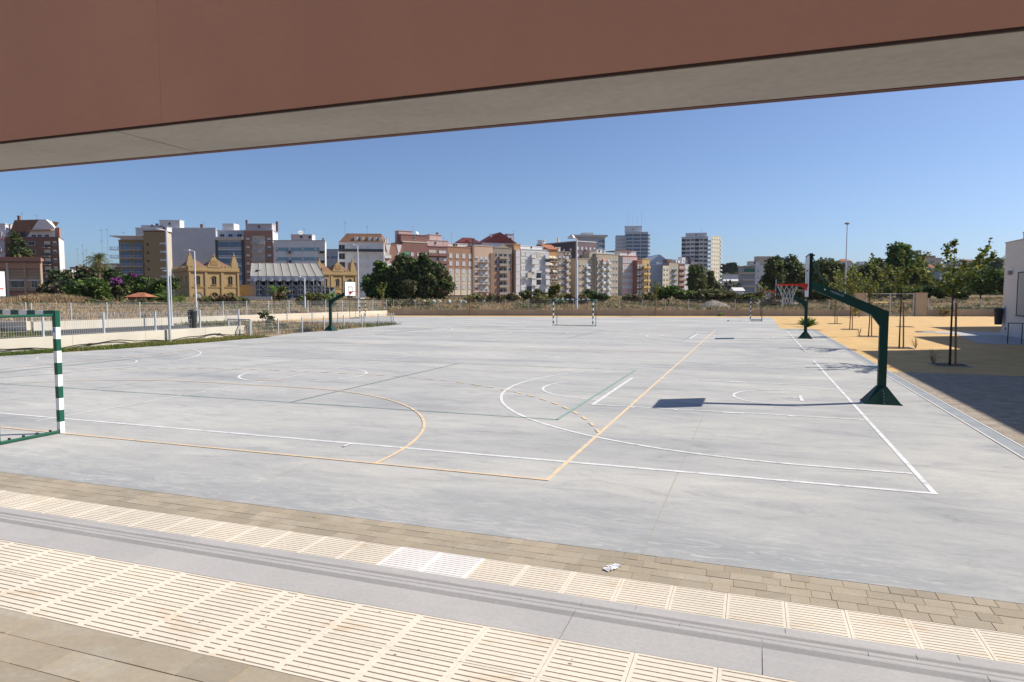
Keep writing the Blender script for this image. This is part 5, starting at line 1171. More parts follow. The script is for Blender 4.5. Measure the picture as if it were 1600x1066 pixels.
# brick red block
r_, W_, H_ = bld('red brick block with paired balconies and a white end wall', 385, 429, 362, 252, 0, 14, BR_R, 7, 'wbbw', side=WHT, fh=3.05, top=1.9, bal=RAILW, slab=RAILW, solid=False, glass=GL, cap=C['mauve_render'], extra=[('box', .5, 9.6, 2.2, C['mauve_render'], .8), ('chim', .05, .6, 3.6, BR_D, 1), ('chim', .96, .7, 3.6, BR_D, 6)])
MB().box(W_ * .27, W_ * .73, -.06, -.002, 0, H_ - 1.8, C['beige_render']).build('pale_panel', r_)
# grey block with blue bands
r_, W_, H_ = bld('grey block with pale blue bands and two columns of balconies', 430, 510, 377.5, 250, 1, 12, C['lightgrey_render'], 4, 'w-b-w-wB', fh=3.5, top=1.2, glass=GL, frame=RAILW, bal=RAIL, slab=SHC, solid=False, ww=.6, wh=1.0, cap=C['grey_render'], extra=[('box', .52, 7.6, 2., C['pink_render'], 1.5), ('box', .69, 1.6, 1.8, WHT, 1.5), ('dish', .5, 1.9, 2.8, WHT), ('tv', .57, 1, 4.6, METAL), ('chim', .95, .6, .7, METAL, 1)])
for f in range(4): MB().box(1.2, W_ - .3, -.05, -.002, H_ - 3.7 - f * 3.5, H_ - 2.4 - f * 3.5, C['sky_blue_panel']).build('blue_band', r_)
bld('distant dark grey block in the gap left of the brown mansard roof', 505, 530, 391, 330, 0, 10, C['steel_grey'], 5, 'WW', glass=GLB)
# mansard block
r_, W_, H_ = bld('grey and cream block under a brown mansard roof with dormers', 531, 601, 381, 262, 6, 14, C['lightgrey_render'], 6, 'L-sss-s', fh=3.3, top=.2, frame=SHW, bal=C['lightgrey_render'], side=C['lightgrey_render'], roof=('mansard', TILEB, 4.), cap=WHT, extra=[('tv', .1, 1, 8.5, METAL, 6), ('tv', .6, 1, 7, METAL, 6)])
for fx in (.38, .52, .68, .8, .92): MB().box(fx * W_ - .6, fx * W_ + .6, .5, 4, H_ + .9, H_ + 2.6, WHT).build('dormer', r_)
MB().box(0, W_, -1.2, -.2, H_ - 3.5, H_ - 3.3, WHT).box(0, W_, -1.2, -1.1, H_ - 3.3, H_ - 2.2, RAIL).build('top_gallery', r_)
MB().box(3.4, 6.6, -.3, -.21, -1, H_ - 7.5, BR_R).build('brick_strip', r_)
# the long row receding to the right
def rowD(px): k = (px - 800) / FPX; c, s = math.cos(R(33)), math.sin(R(33)); t = (k * 266 + 50.6) / (c - k * s); return 266 + t * s
def row(label, px0, px1, yt, **k): return bld(label, px0, px1, yt, rowD(px0) + k.pop('dD', 0), k.pop('th', 33), **k)
r_, W_, H_ = row('brick block with two white v shaped gables behind the dark trees', 601, 631, 382.5, wall=BR_R, floors=7, cols='B-B', fh=3.2, top=2.2, glass=GL, bal=C['lightgrey_render'], awn=AW_C, frame=SHW, extra=[('chim', .2, .6, 2, WHT), ('chim', .3, .6, 2.2, WHT), ('chim', .9, .8, 1.4, BR_R)])
for fx in (.22, .78): MB().xprism([(fx * W_ - 1.2, H_ + .3), (fx * W_ + 1.2, H_ + .3), (fx * W_ + .3, H_ - 3.2), (fx * W_ - .3, H_ - 3.2)], -.12, -.003, WHT).build('gable_panel', r_)
row('dark red block with cream terraces and a pink roof room', 631, 669, 379, wall=BR_M, floors=7, cols='awwa', fh=3.15, top=3.3, bal=RAIL, slab=SHC, awn=AW_G, cap=C['cream_render2'], glass=SHC, extra=[('box', .5, 11.5, 2.7, BR_M, 1.2), ('box', .28, 6, 4.4, C['pink_render'], 4), ('dish', .66, 1.5, 3.6, WHT), ('tv', .5, 1, 6.5, METAL)])
row('maroon block with deep balconies and white blinds', 669, 700, 386, wall=BR_M, floors=8, cols='BB', fh=3.1, top=.6, bal=BR_M, slab=BR_M, glass=SHW, awn=None, wk='w', cap=BR_M, extra=[('box', .5, 12, 2.4, C['pink_render'], 2), ('box', .62, 5.6, 4.9, C['pink_render'], 4), ('chim', .72, .9, 5.8, BR_M, 4), ('tv', .9, 1, 4, METAL)])
r_, W_, H_ = row('brick and cream block with eight rows of four tall white windows', 700, 740, 386.5, wall=BR_T, floors=8, cols='ssss', fh=3.2, top=2.3, ww=1.5, wh=2., frame=SHC, cap=BR_T, extra=[('chim', .35, .7, 1.2, RAIL), ('box', .6, 11, 1.6, C['lightgrey_render'], 6), ('tv', .25, 1, 6, METAL)])
for k in range(4): MB().box(W_ * (k + .5) / 4 - 1.25, W_ * (k + .5) / 4 + 1.25, -.025, -.002, -1, H_ - 9.2, C['cream_render2']).build('cream_bay', r_)
r_, W_, H_ = row('peach block framed in brown with thin grey balcony slabs', 741, 771, 385, wall=C['peach_render'], floors=8, cols='wbbw', fh=3.15, top=3.6, bal=C['grey_render'], slab=C['grey_render'], solid=False, cap=C['peach_render'], glass=GL, bands=C['grey_render'], extra=[('chim', .02, 1.6, 2.2, MAR, 6), ('chim', .35, .7, 3.2, RAIL, 6)])
MB().box(-.9, .0, -.35, 10, -3, H_, C['brown_render2']).box(W_ - 1.6, W_ + .3, -.35, 10, -3, H_ - 2.8, C['brown_render2']).build('brown_frame', r_)
MB().box(.05, W_ - 2, 3., 4, H_ + 1.2, H_ + 1.3, RAIL).build('roof_pergola', r_)
bld('low maroon pitched roof house behind the peach block', 716, 752, 381, 318, 15, 12, C['lightgrey_render'], 3, '-', roof=('hip', MAR, 3.2), cap=MAR)
bld('big maroon gabled attic rising over the brown block', 756, 806, 381, 330, 20, 14, WHT, 4, '----', roof=('gablex', MAR, 5.6), cap=WHT, extra=[('box', .86, 3.6, 4.6, C['lightgrey_render'], 1), ('chim', .3, 1, 4.4, WHT, 3)])
r_, W_, H_ = row('brown and brick block crowded with plant filled balconies', 771.5, 800, 388, wall=C['taupe_render'], floors=8, cols='wBBw', fh=3.1, top=1.6, bal=C['taupe_render'], glass=GL, wk='w', awn=AW_O, ww=.8)
MB().box(0, W_ * .24, -.05, -.003, -3, H_ * .55, BR_T).box(W_ * .76, W_, -.05, -.003, -3, H_ * .55, BR_T).build('brick_panel', r_)
MB().xprism([(W_ * .2, H_ + .36), (W_ * .8, H_ + .36), (W_ * .5, H_ + 1.7)], -.1, .6, C['taupe_render']).build('curved_gable', r_)
r_, W_, H_ = row('narrow orange block with a tall white glazed bay', 803, 813, 383, wall=C['orange_render'], floors=8, cols='-', fh=3.1, top=1., side=C['orange_render'], extra=[('tv', .3, 1, 6, METAL)])
MB().box(.4, W_ * .75, -1.1, -.003, 0, H_ - 2.2, SHW).build('white_bay', r_)
for f in range(8): MB().box(.35, W_ * .77, -1.14, -1.101, H_ - 2.6 - f * 3.1, H_ - 2.3 - f * 3.1, C['grey_render']).build('bay_line', r_)
r_, W_, H_ = row('white block patched with uneven enclosed balconies', 814, 857, 390.5, wall=C['white_render'], floors=8, cols='WLbLWg', fh=3.05, top=.6, bal=C['white_render'], balh=1.3, glass=C['lightgrey_render'], frame=C['lightgrey_render'], wk='w', cap=WHT, extra=[('box', .5, 20, 1.5, WHT, 3)])
for i in range(16):
    cx_ = rng.integers(0, 6); fz = rng.integers(0, 8); MB().box(W_ * cx_ / 6 + .2, W_ * (cx_ + 1) / 6 - .2, -1.05 - .02 * i, -.9, H_ - 3.4 - fz * 3.05, H_ - 1.1 - fz * 3.05, [SHW, WHT, GL, SHC][i % 4]).build('enclosed_balcony', r_)
row('ochre block with rows of cream awnings under a terracotta roof', 857, 871, 391.5, wall=C['orange_render'], floors=8, cols='bab', fh=3.1, top=2, bal=RAIL, solid=False, slab=SHC, awn=AW_C, awnf=(0, 2), ww=.8, wk='half', roof=('gable', TILE, 3.0), bd=.7)
row('taupe block with a gabled column of bay balconies', 871.5, 889, 394.5, wall=C['taupe_render'], floors=8, cols='wwB', fh=3.05, top=1.2, bal=C['tan_render'], ww=.9, frame=RAILW, roof=None, extra=[('box', .85, 3.2, 1.2, C['tan_render'], -.2, -1.2), ('box', .2, 3, 1.8, WHT, 2)])
# dark block showing its shaded flank
DD = rowD(899) + 14
r_, W_, H_ = bld('dark brown tiled block with a tall shaded side wall', 899, 931, 378, DD, 38, 30, C['dark_mauve'], 9, 'wwbww', fh=3.3, top=1.6, bal=C['dark_mauve'], awn=AW_C, frame=SHW, ww=.9, cap=WHT, glass=SHW, wk='w', extra=[('box', .0, 2, 1.6, C['lightgrey_render'], 24), ('chim', .1, 1, 2.2, C['beige_render'], 14), ('dish', .02, 2.2, 1.9, WHT, 2)])
MB().box(-.06, -.003, .05, 30, -3, H_ - .01, C['shaded_mauve']).build('side_wall', r_)  # flank in a darker mauve, its shade put into the colour
for f in range(7):
    for y in (3.5, 8.5, 12.5):
        if f < 2 or y == 3.5: link('window', win_mesh(1.1, 1.3, SHW, RAILW, 'w'), r_, (-.06, y, H_ - 4.6 - f * 3.3), (0, 0, R(-90)))
row('tan stepped block in front of the dark tiled one', 903, 931, 405, dD=2, wall=C['tan_render'], floors=6, cols='wwBww', fh=3.15, top=1.4, frame=SHW, bal=C['lightgrey_render'], ww=.8, wk='half', awn=AW_O, glass=GL, extra=[('box', .82, 4.6, 3.4, C['tan_render'], 0)])
r_, W_, H_ = row('tan block with a dark vertical slot and orange awnings', 931, 965, 397.5, wall=C['tan_render'], floors=7, cols='wwBwBwww', fh=3.15, top=1.5, frame=SHW, bal=C['lightgrey_render'], ww=.75, awn=AW_O, glass=GL, extra=[('box', .25, 3.5, 2, SHW, 2), ('box', .55, 3, 1.8, SHW, 4), ('tv', .5, 1, 6, METAL)])
MB().box(.02, .9, -.05, -.003, 0, H_ - 1.6, RAIL).build('dark_slot', r_)
r_, W_, H_ = row('pinkish block with six white windows a floor under a red tiled top', 972, 994.5, 401, dD=4, wall=C['pink_render'], floors=7, cols='ssssss', fh=3.2, top=1., ww=1.3, wh=1.5, cap=TILE, extra=[('box', .5, 11, 2.2, WHT, 1.5)], depth=14)
MB().box(-.06, -.003, .05, 14, -3, H_ - .01, C['steel_grey']).build('side_wall', r_); MB().box(-.5, W_ * .8, 1, 13, H_ + 2.76, H_ + 3.1, TILE).build('tile_edge', r_)
row('narrow maroon block with dark balconies', 994.5, 1002.5, 408, wall=BR_M, floors=7, cols='Bb', fh=3.2, top=.9, bal=RAIL, solid=False, cap=AW_O, ww=.8, glass=SHW)
row('narrow yellow block with rounded balconies next to the blank grey wall', 1002.5, 1014, 405.5, wall=C['yellow_render'], floors=7, cols='bb', fh=3.3, top=1.2, bal=C['yellow_render'], ww=.9, wk='w', balh=.8)
# towers behind
r_, W_, H_ = bld('tall concrete tower with strip balconies and masts', 976, 1011, 364.5, 560, -8, 22, C['grey_concrete'], 12, 'LLL', fh=2.95, top=1., glass=GLB, frame=C['grey_concrete'], bands=C['grey_concrete'], name='tower_block', extra=[('box', .35, 14, 5, C['lightgrey_render'], 3), ('tv', .1, 1, 16, METAL), ('tv', .3, 1, 14, METAL), ('tv', .7, 1, 17, METAL), ('tv', .5, 1, 13, METAL)])
for f in range(12): MB().box(W_ + .01, W_ + 1.6, -.6, 20, H_ - 3. - f * 2.95, H_ - 1.8 - f * 2.95, C['grey_concrete']).build('balcony', r_)
MB().box(-8, -.01, 3, 20, -3, H_ - 2, C['grey_concrete']).build('rear_wing', r_)
for f in range(12): MB().box(-8.6, -.02, 2.1, 2.99, H_ - 5. - f * 2.95, H_ - 3.9 - f * 2.95, C['lightgrey_render']).build('balcony', r_)
r_, W_, H_ = bld('blue grey slab tower with a flat overhanging roof', 905, 944, 372, 470, 3, 16, C['bluegrey_render'], 8, 'ww-ww-gL', fh=3.3, top=1.2, glass=GLB, frame=RAILW, bal=C['lightgrey_render'], name='tower_block', cap=C['grey_concrete'])
MB().box(-6, W_ + 1.6, -1.8, 16, H_ + .36, H_ + 1.7, C['grey_concrete']).box(2, 10, 3, 10, H_ + 1.71, H_ + 3.6, C['grey_concrete']).build('roof_slab', r_)
r_, W_, H_ = bld('tall pale tower with stacked white balconies, tallest on the right of the skyline', 1063, 1104, 372, 500, -14, 12, C['grey_concrete'], 14, 'LWgLgW', fh=3.05, top=.8, glass=GL, frame=C['lightgrey_render'], bal=C['lightgrey_render'], bands=C['lightgrey_render'], name='tower_block', extra=[('box', .55, 15, 2.6, C['lightgrey_render'], 1), ('tv', .75, 1, 6, METAL)])
for f in range(13): MB().box(W_ + .01, W_ + 2.2, -1.2, 6, H_ - 3.6 - f * 3.05, H_ - 2.5 - f * 3.05, WHT).build('side_balcony', r_)
r2, W2, H2 = bld('bright cream slab tower wing with rows of small dark windows', 1109, 1123.5, 370, 497, 42, 14, C['cream_render2'], 14, 'wwww', fh=3.05, top=.5, ww=.7, wh=.9, wk='w', frame=C['cream_render2'], name='tower_block', group='apartment buildings across the field')
for f in range(13): MB().box(W2 + .01, W2 + 2.2, -.5, 8, H2 - 3.6 - f * 3.05, H2 - 2.6 - f * 3.05, WHT).build('side_balcony', r2)
# row right of the yellow block
r_, W_, H_ = bld('blank blue grey gable wall with a low pitched roof', 1013, 1035, 414, 480, 6, 16, C['bluegrey_render'], 3, '-', cap=WHT, extra=[('box', .8, 3, 1.4, WHT, 1)])
r_, W_, H_ = bld('blue grey gabled attic behind the blank wall', 1012, 1046, 412, 500, 8, 26, C['bluegrey_render'], 3, '-', roof=('gablex', C['bluegrey_render'], 6.5))
MB().quad([(W_ / 2, -.3, H_ + 6.6), (W_ + .6, -.3, H_ + .5), (W_ + .6, 26, H_ + .5), (W_ / 2, 26, H_ + 6.6)], TILEB).build('tile_roof', r_)
def far(label, a, b_, yt, D, **k): return bld(label, a, b_, yt, D, 34, **k)
far('cream house with red trim beside the blank gable wall', 1034.5, 1044, 415, 468, wall=C['cream_render2'], floors=6, cols='ww', top=1, cap=MAR, side=None, frame=BR_R)
far('tan block with a white middle and yellow awnings', 1044, 1058.5, 411, 474, wall=C['tan_render'], floors=6, cols='sbbs', top=2, bal=RAIL, awn=AW_C, solid=False, cap=C['brown_render2'], extra=[('box', .3, 5, 2, TILEB)])
far('block with broad terracotta balconies', 1059, 1068.5, 412, 482, wall=BR_D, floors=6, cols='B', top=.6, bal=BR_T, glass=SHW, cap=C['lightgrey_render'], extra=[('box', .2, 4, 2.2, WHT)])
far('small bright white block with tiny dark windows', 1068.5, 1076.5, 414, 488, wall=WHT, floors=6, cols='www', top=1.4, ww=.7, wh=.8, wk='w', frame=WHT, extra=[('box', .2, 3.4, 5, WHT), ('box', .8, 2.6, 2.5, C['pink_render'])])
far('cream block with a maroon side stepping down behind the poplars', 1078, 1100, 410, 492, wall=C['cream_render2'], floors=6, cols='wbwb', top=1.4, bal=C['beige_render'], side=None, cap=WHT, extra=[('box', .2, 5, 2.2, C['pink_render']), ('chim', .05, 2, 3, BR_M)])
# low houses and terraces to the right
bld('low white terrace of houses with dark windows below the pines', 1128, 1161, 429, 420, 3, 9, WHT, 3, 'wwwwww', cap=TILEB, zb=3, name='house', cat='house', group='low houses on the right')
bld('tan warehouse under a long pale roof', 1131, 1162, 440.5, 350, 2, 10, C['tan_render'], 2, 'W-W-', cap=WHT, zb=2, name='warehouse', cat='warehouse', group=None, roof=('gable', C['grey_render'], 1.5))
bld('small shed with a white pitched roof among the bushes', 1147, 1161, 456, 250, 0, 5, WHT, 1, 'ww', cap=WHT, zb=1.5, name='shed', cat='shed', group=None, roof=('gable', WHT, 1.6))
r_, W_, H_ = bld('grey apartment block with long green awning terraces at its left', 1178, 1206, 416, 330, -3, 12, C['lightgrey_render'], 6, 'www', fh=3.2, top=.6, ww=.7, frame=RAILW, glass=C['steel_grey'], extra=[('box', .6, 8, 4.2, C['beige_render'], 2), ('box', .0, 5, 1.8, C['grey_render'], 1)])
b = MB()
for f in range(6): MB().box(-5.8, -.01, -.8, 6, H_ - 4. - f * 3.2, H_ - 3. - f * 3.2, C['beige_render']).build('terrace', r_)
MB().box(-5.2, -.02, .4, 10, -2, H_ - .3, C['steel_grey']).box(-6.2, 0, -1.2, 8, H_ - .29, H_, C['beige_render']).build('terrace_core', r_)
for f in (0, 5): MB().box(-5.6, -.4, -.95, -.81, H_ - 2.9 - f * 3.2, H_ - 1.6 - f * 3.2, AW_G).build('awning', r_)
bld('white villa with a tiled roof on the hill above the trees', 1310, 1328, 409.5, 700, -4, 12, WHT, 2, 'WwW', cap=TILE, zb=24, roof=('hip', TILE, 3.2), name='house', cat='house', group='houses on the hill')
bld('low white hillside houses right of the tall mast', 1329, 1352, 414, 760, 0, 12, C['lightgrey_render'], 2, 'wwwww', zb=26, name='house', cat='house', group='houses on the hill', extra=[('box', .7, 6, 3, WHT)])
bld('brick tower house with two dark water tanks on the hill', 1425, 1438, 399, 640, 0, 12, C['brown_render2'], 3, 'w-', zb=24, name='house', cat='house', group='houses on the hill', extra=[('box', .3, 2.6, 3.4, C['steel_grey'], 2), ('box', .75, 3.4, 4, C['steel_grey'], 2)])
bld('cream hillside block with arched attic beside the brick tower house', 1438, 1467, 404, 650, 0, 12, C['beige_render'], 4, 'wwWww', zb=20, name='house', cat='house', group='houses on the hill', extra=[('box', .5, 9, 2, C['brown_render2'])])
bld('white hillside house seen behind the young tree', 1474, 1502, 410, 620, 0, 12, WHT, 3, 'WWW', zb=20, name='house', cat='house', group='houses on the hill')
bld('brown roofed hillside house left of the rounded dark tree', 1505, 1536, 409, 600, 0, 12, C['beige_render'], 3, 'wwww', zb=20, cap=BR_D, name='house', cat='house', group='houses on the hill', roof=('gable', BR_D, 2))
bld('pale hillside block just left of the school building roof', 1538, 1572, 407, 690, 0, 12, C['lightgrey_render'], 3, 'wwww', zb=22, name='house', cat='house', group='houses on the hill')
bld('white house under a small red roof behind the tall green tree', 1440, 1456, 420, 460, -10, 9, WHT, 3, 'ww', zb=8, name='house', cat='house', group='houses on the hill', roof=('gable', TILE, 3))
bld('dark blue grey block with white window strips behind the young trees', 1443, 1470, 426, 420, -6, 9, C['steel_grey'], 5, 'sW-s', zb=4, ww=1.4, name='house', cat='house', group='houses on the hill')
# --- brick industrial building, far left
BR_I = brick_mat('weathered_brick', (.36, .26, .17), (.42, .3, .2), (.3, .24, .18))
r_, W_, H_ = bld('old tan and red brick factory building at the left edge behind the dry mound', -60, 68, 404, 172, 2, 14, BR_I, 1, '-', zb=.8, cap=BR_R, name='factory_building', cat='building', group=None)
s = FPX / 172
def zz(y): return zof(y, 172) - .8
MB().box(-.1, W_ + .1, -.3, -.003, zz(420), zz(409), BR_T).box(-.3, W_ + .35, -.55, 0, zz(411), zz(408.6), BR_D).box(-.4, W_ + .45, -.7, .4, zz(408.5), zz(404.5), BR_R).build('cornice', r_)
MB().box(-.1, W_ + .1, -.12, -.003, -1, zz(457), BR_R).box(-.1, W_ + .25, -.4, -.003, zz(457), zz(455), BR_D).box(-.1, W_ + .2, -.25, -.003, zz(439), zz(437), C['grey_concrete']).build('plinth', r_)
for k in range(3): MB().box(0, W_, -.08, -.003, zz(430 - k * 4.2), zz(429.3 - k * 4.2), BR_D).build('brick_course', r_)
def fx(px): return (px + 60) / 128 * W_
for a, c in ((15, 18), (42, 45), (66, 68.5)): MB().box(fx(a), fx(c), -.45, -.003, -1, zz(410), C['beige_render'] if a == 15 else BR_I).build('pilaster', r_)
for a, c, y1, y0 in ((19, 44, 410, 417), (20, 45, 437.5, 449), (52, 61, 438, 449), (6, 10, 438, 448), (27, 38, 461, 473), (17, 22, 462, 472), (-20, -5, 438, 449)):
    w = fx(c) - fx(a); link('window', win_mesh(w, zz(y1) - zz(y0), mat('dusty_glass', (.1, .12, .11), .5, .5, 1.5), C['grey_concrete'], 'w'), r_, ((fx(a) + fx(c)) / 2, -.01, zz(y0)))
# --- small red roofed hut
bld('small hut with a red tiled pyramid roof in the dry grass', 203, 227, 468, 92, 0, 2.2, C['beige_render'], 1, '-', zb=1.0, name='hut', cat='hut', group=None, cap=TILE, roof=('hip', TILE, .95))
bld('long low white shed with a dark red roof edge behind the field', 704, 762, 463, 235, 8, 5, WHT, 1, '-', zb=1.2, name='shed', cat='shed', group=None, cap=MAR)
# --- mudejar ochre pavilions
OC = brick_mat('ochre_face_brick', (.4, .275, .125), (.47, .33, .155), (.36, .26, .14), .5, .14, .02); OCd = mat('ochre_trim', (.34, .22, .095), .9, .12, 1)
def pavilion(label, px0, px1, D, th, dep, ytop, left=True):
    A = at(px0, D); u = RT * math.cos(R(th)) + FW * math.sin(R(th)); k1 = (px1 - 800) / FPX; a0 = (px0 - 800) / FPX * D
    W = (k1 * D - a0) / (math.cos(R(th)) - k1 * math.sin(R(th))); zb = .9; H = zof(ytop, D) - zb
    t = thing('brick_pavilion', label, 'building', (A.x, A.y, zb), math.atan2(u.y, u.x), 'ochre brick pavilions')
    MB().box(0, W, 0, dep, -2, H, OC).build('wall', t)
    b = MB(); b.box(-.35, W + .35, -.35, dep + .35, H - .55, H - .2, OCd); b.box(-.25, W + .25, -.25, dep + .25, H - .199, H + .55, OC); b.build('cornice', t)
    b = MB(); x = -.2
    while x < W + .1: b.box(x, x + .42, -.26, .05, H + .551, H + 1.0, OC); x += .85
    y = .3
    while y < dep: b.box(-.26, .05, y, y + .42, H + .551, H + 1.0, OC); y += .85
    b.build('battlements', t)
    MB().box(-.12, W + .12, -.12, dep + .12, H * .42, H * .42 + .35, OCd).build('string_course', t)
    for fx_ in (0, .33, .66, 1.): MB().box(max(-.15, fx_ * W - .3), min(W + .15, fx_ * W + .3), -.22, -.003, -2, H - .6, OC).build('pilaster', t)
    for fx_ in (.165, .495, .83):
        link('window', win_mesh(1.1, 2.3, GL, OCd, 'arch'), t, (fx_ * W, 0, H * .52)); link('window', win_mesh(1.7, 2.1, mat('pale_grille', (.4, .45, .5), .6, .1, 2) if fx_ < .3 else GL, OCd, 'arch'), t, (fx_ * W, -.01, .1))
        MB().box(fx_ * W - 1.05, fx_ * W + 1.05, -.1, -.003, H * .52 + 2.9, H * .52 + 3.05, OCd).build('window_panel', t)
    for k in range(3): link('window', win_mesh(1.0, 2.2, GL, OCd, 'arch'), t, (0, dep * (k + .5) / 3, H * .52), (0, 0, R(-90)))
    # stepped centre gable
    b = MB(); cx_ = W * .5
    for w_, z0, z1 in ((2.6, .56, 1.4), (2.0, 1.4, 2.1), (1.2, 2.1, 2.8), (.5, 2.8, 3.3)): b.box(cx_ - w_ / 2 - .3, cx_ + w_ / 2 + .3, -.35, .35, H + z0, H + z1 - .001, OC)
    for w_ in (.55,): b.box(cx_ - .9, cx_ + .9, -.42, -.351, H + 1.2, H + 2.4, OCd)
    b.build('stepped_gable', t)
    for q, (x, y) in enumerate(((.4, 1.0), (W - .9, .6), (W * .35, dep - 1), (cx_, 0))):
        b = MB(); b0 = H + .56 if q < 3 else H + 3.3
        if q < 3:
            for w_, z0, z1 in ((.85, 0, 1.5), (.6, 1.5, 2.4), (.38, 2.4, 3.1)): b.box(x - w_, x + w_, y - w_, y + w_, b0 + z0, b0 + z1 - .002, OC)
            b0 += 3.1
        b.lathe([(.16, b0), (.32, b0 + .2), (.22, b0 + .45), (.1, b0 + .6), (.17, b0 + .8), (.03, b0 + 1.2)], OCd, 10, (x, y)); b.build('finial', t)
    b = MB(); i = 1.2
    for (xa, xb) in ((.6, W * .4), (W * .45, W - .8)):
        b.v += [(xa, 1.6, H + .56), (xb, 1.6, H + .56), (xb, dep - 1, H + .56), (xa, dep - 1, H + .56), ((xa + xb) / 2 - 1, dep / 2, H + 3.0), ((xa + xb) / 2 + 1, dep / 2, H + 3.0)]
        n = len(b.v) - 6
        for f in ((0, 1, 5, 4), (1, 2, 5), (2, 3, 4, 5), (3, 0, 4)): b.f.append(tuple(n + q for q in f)); b.m.append(b.mi(TILEB))
    b.build('tiled_roof', t)
pavilion('ochre brick pavilion with arched windows and stepped gable, left of the white canopy', 298, 374, 178, 38, 18, 421)
pavilion('ochre brick pavilion partly hidden behind the right end of the white canopy', 500, 557, 205, 36, 12, 427)
# wing between, behind the canopy
bld('low ochre brick wing with small white arches behind the scaffold', 374, 500, 447, 200, 1, 8, OC, 1, 'wwwwwwwww', zb=.8, name='brick_wing', cat='building', group=None, wk='w', glass=SHW)
# --- canopy on scaffold
M_tent = mat('canopy_membrane', (.31, .295, .265), .7, .06, .5); M_tv = mat('canopy_valance', (.52, .52, .54), .6, .1, .8); M_scf = mat('scaffold_tube', (.42, .43, .45), .5, .05, 2, metal=.3)
A = at(393, 150, 1.0); t = thing('event_canopy', 'white ribbed event canopy with drooping valance on a scaffold grandstand', 'canopy', (A.x, A.y, 1.0), YAW + R(3))
Wc = (508 - 393) / FPX * 150 - .2; dpt = 20; ze = zof(431.5, 150) - 1.0; n = 9
zr = zof(411, 168) - 1.0
b = MB(); sh = 6.2
for k in range(n):
    xa = Wc * k / n; xb = Wc * (k + 1) / n
    for q in range(4):      # sagging bays between ribs
        u0 = q / 4; u1 = (q + 1) / 4; s0 = -.1 * math.sin(math.pi * u0); s1 = -.1 * math.sin(math.pi * u1); x0 = xa + (xb - xa) * u0; x1 = xa + (xb - xa) * u1
        b.quad([(x0, 0, ze + s0 * .4), (x1, 0, ze + s1 * .4), (x1 - sh, dpt, zr + s1), (x0 - sh, dpt, zr + s0)], M_tent)
        b.quad([(x0 - .0, 0, ze - .06 + s0), (x0 - sh, dpt, zr - .1 + s0), (x1 - sh, dpt, zr - .1 + s1), (x1, 0, ze - .06 + s1)], M_tent)
b.build('membrane', t)
b = MB()
for k in range(n):
    xa = Wc * k / n; xb = Wc * (k + 1) / n
    for q in range(6):
        u0 = q / 6; u1 = (q + 1) / 6; d0 = .85 + .35 * math.sin(math.pi * u0); d1 = .85 + .35 * math.sin(math.pi * u1); y0 = -.06 - .25 * math.sin(math.pi * u0); y1 = -.06 - .25 * math.sin(math.pi * u1); x0 = xa + (xb - xa) * u0; x1 = xa + (xb - xa) * u1
        b.quad([(x0, -.05, ze), (x0, y0, ze - d0), (x1, y1, ze - d1), (x1, -.05, ze)], M_tv)
b.build('valance', t)
b = MB()
for k in range(n + 1): x = Wc * k / n; b.tube([(x, -.03, ze + .06), (x - sh, dpt, zr + .08)], .045, M_tent, 5)
b.build('rib', t)
for k in range(n + 1):
    for y in (.3, 5): MB().tube([(Wc * k / n, y, -1), (Wc * k / n, y, ze - .3 + (.9 if y > 1 else 0))], .09, M_scf, 6).build('scaffold_post', t)
b = MB()
for z in (1.4, 2.6, ze - 2.2): b.tube([(0, .2, z), (Wc, .2, z)], .07, M_scf, 5); b.tube([(0, 4.9, z), (Wc, 4.9, z)], .07, M_scf, 5)
b.build('ledger', t)
b = MB()
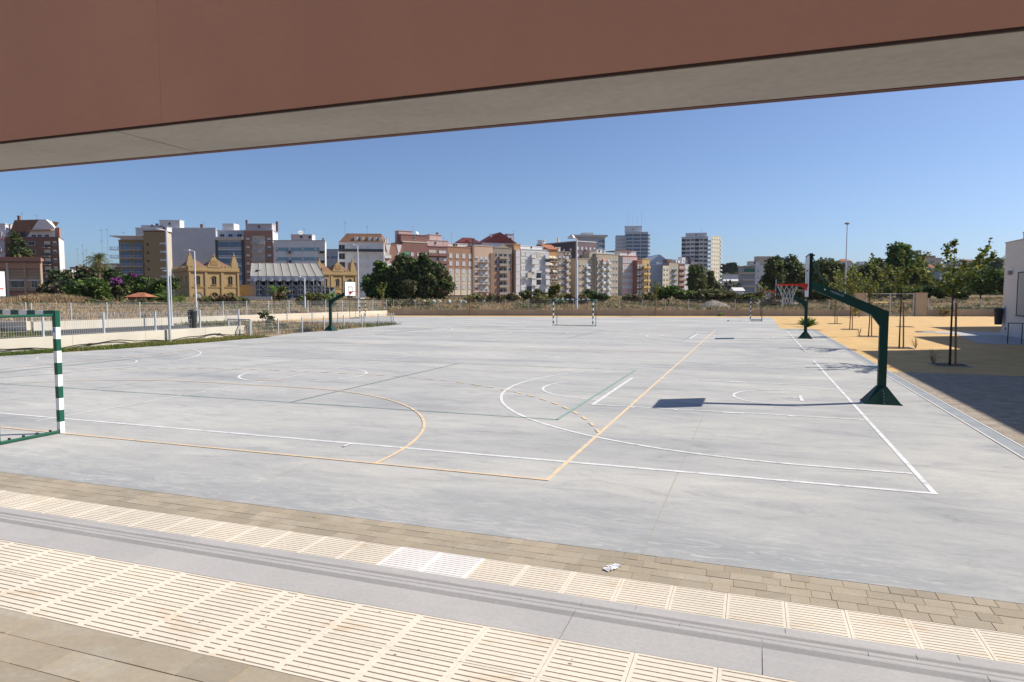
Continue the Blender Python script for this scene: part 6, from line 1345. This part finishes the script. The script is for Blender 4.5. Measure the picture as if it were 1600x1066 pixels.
for k in range(n):
    x0 = Wc * k / n; x1 = Wc * (k + 1) / n
    for z in (-.2, 1.4, 2.6): b.tube([(x0, .25, z), (x1, .25, z + 1.2 if k % 2 else z + 1.3)], .06, M_scf, 5); b.tube([(x1, .28, z), (x0, .28, z + 1.3)], .06, M_scf, 5)
    b.tube([(x0, .3, ze - 1.2), (x0 + 1.2, .3, 2.6)], .06, M_scf, 5)
b.build('brace', t)
b = MB()
for k in range(6): b.box(0, Wc, 2. + k * 1.6, 3.6 + k * 1.6, .3, 1. + k * .45, mat('seat_deck', (.12, .125, .13), .8, .1, 1))
b.build('stand', t)
MB().box(-2, Wc * .3, -1.2, -.9, -.6, 1.1, mat('white_hoarding', (.55, .56, .57), .7, .1, 1.5)).box(Wc * .55, Wc * .72, -1.2, -.9, -.6, .8, MATS['white_hoarding']).build('hoarding', t)
MB().box(-.8, -.2, 6, 14, -1, zr - 2.2, RAIL).build('side_shade_sheet', t)  # dark sheet added to stand for the shade at the canopy's left
MB().box(-2.5, Wc - 3.2, 12.2, 12.4, -1, ze + 2.2, mat('painted_shade', (.035, .035, .04), .9, .1, 1)).build('rear_shade_sheet', t)  # dark sheet added behind the scaffold in place of the shade under the canopy
# aerial masts between the roofs
for px, y0, D, lb in ((164, 360, 300, 'tall thin lattice aerial mast above the low houses'), (139, 391, 310, 'thin aerial mast left of the tall one over the low houses')):
    p = at(px, D, 1); m_ = thing('aerial_mast', lb, 'mast', p, 0, 'aerial masts above the low houses'); h = zof(y0, D) - 1
    MB().tube([(0, 0, 0), (0, 0, h)], .12, METAL, 5, r1=.06).build('mast_pole', m_); MB().box(-1.1, 1.1, -.04, .04, h - .3, h - .2, METAL).box(-.9, .9, -.04, .04, h - 5, h - 4.9, METAL).build('crossbar', m_)

# ------------------------------------------------------------------ air
hm = bpy.data.materials.new('haze'); hm.use_nodes = True; hn = hm.node_tree; hn.nodes.remove(hn.nodes['Principled BSDF']); pv = hn.nodes.new('ShaderNodeVolumePrincipled')
pv.inputs['Color'].default_value = (.82, .9, 1, 1); pv.inputs['Density'].default_value = .00005; pv.inputs['Anisotropy'].default_value = .2; hn.links.new(pv.outputs[0], hn.nodes['Material Output'].inputs['Volume'])
kind(MB().box(-750, 750, -40, 1000, -5, 90, hm).build('haze'), 'stuff')
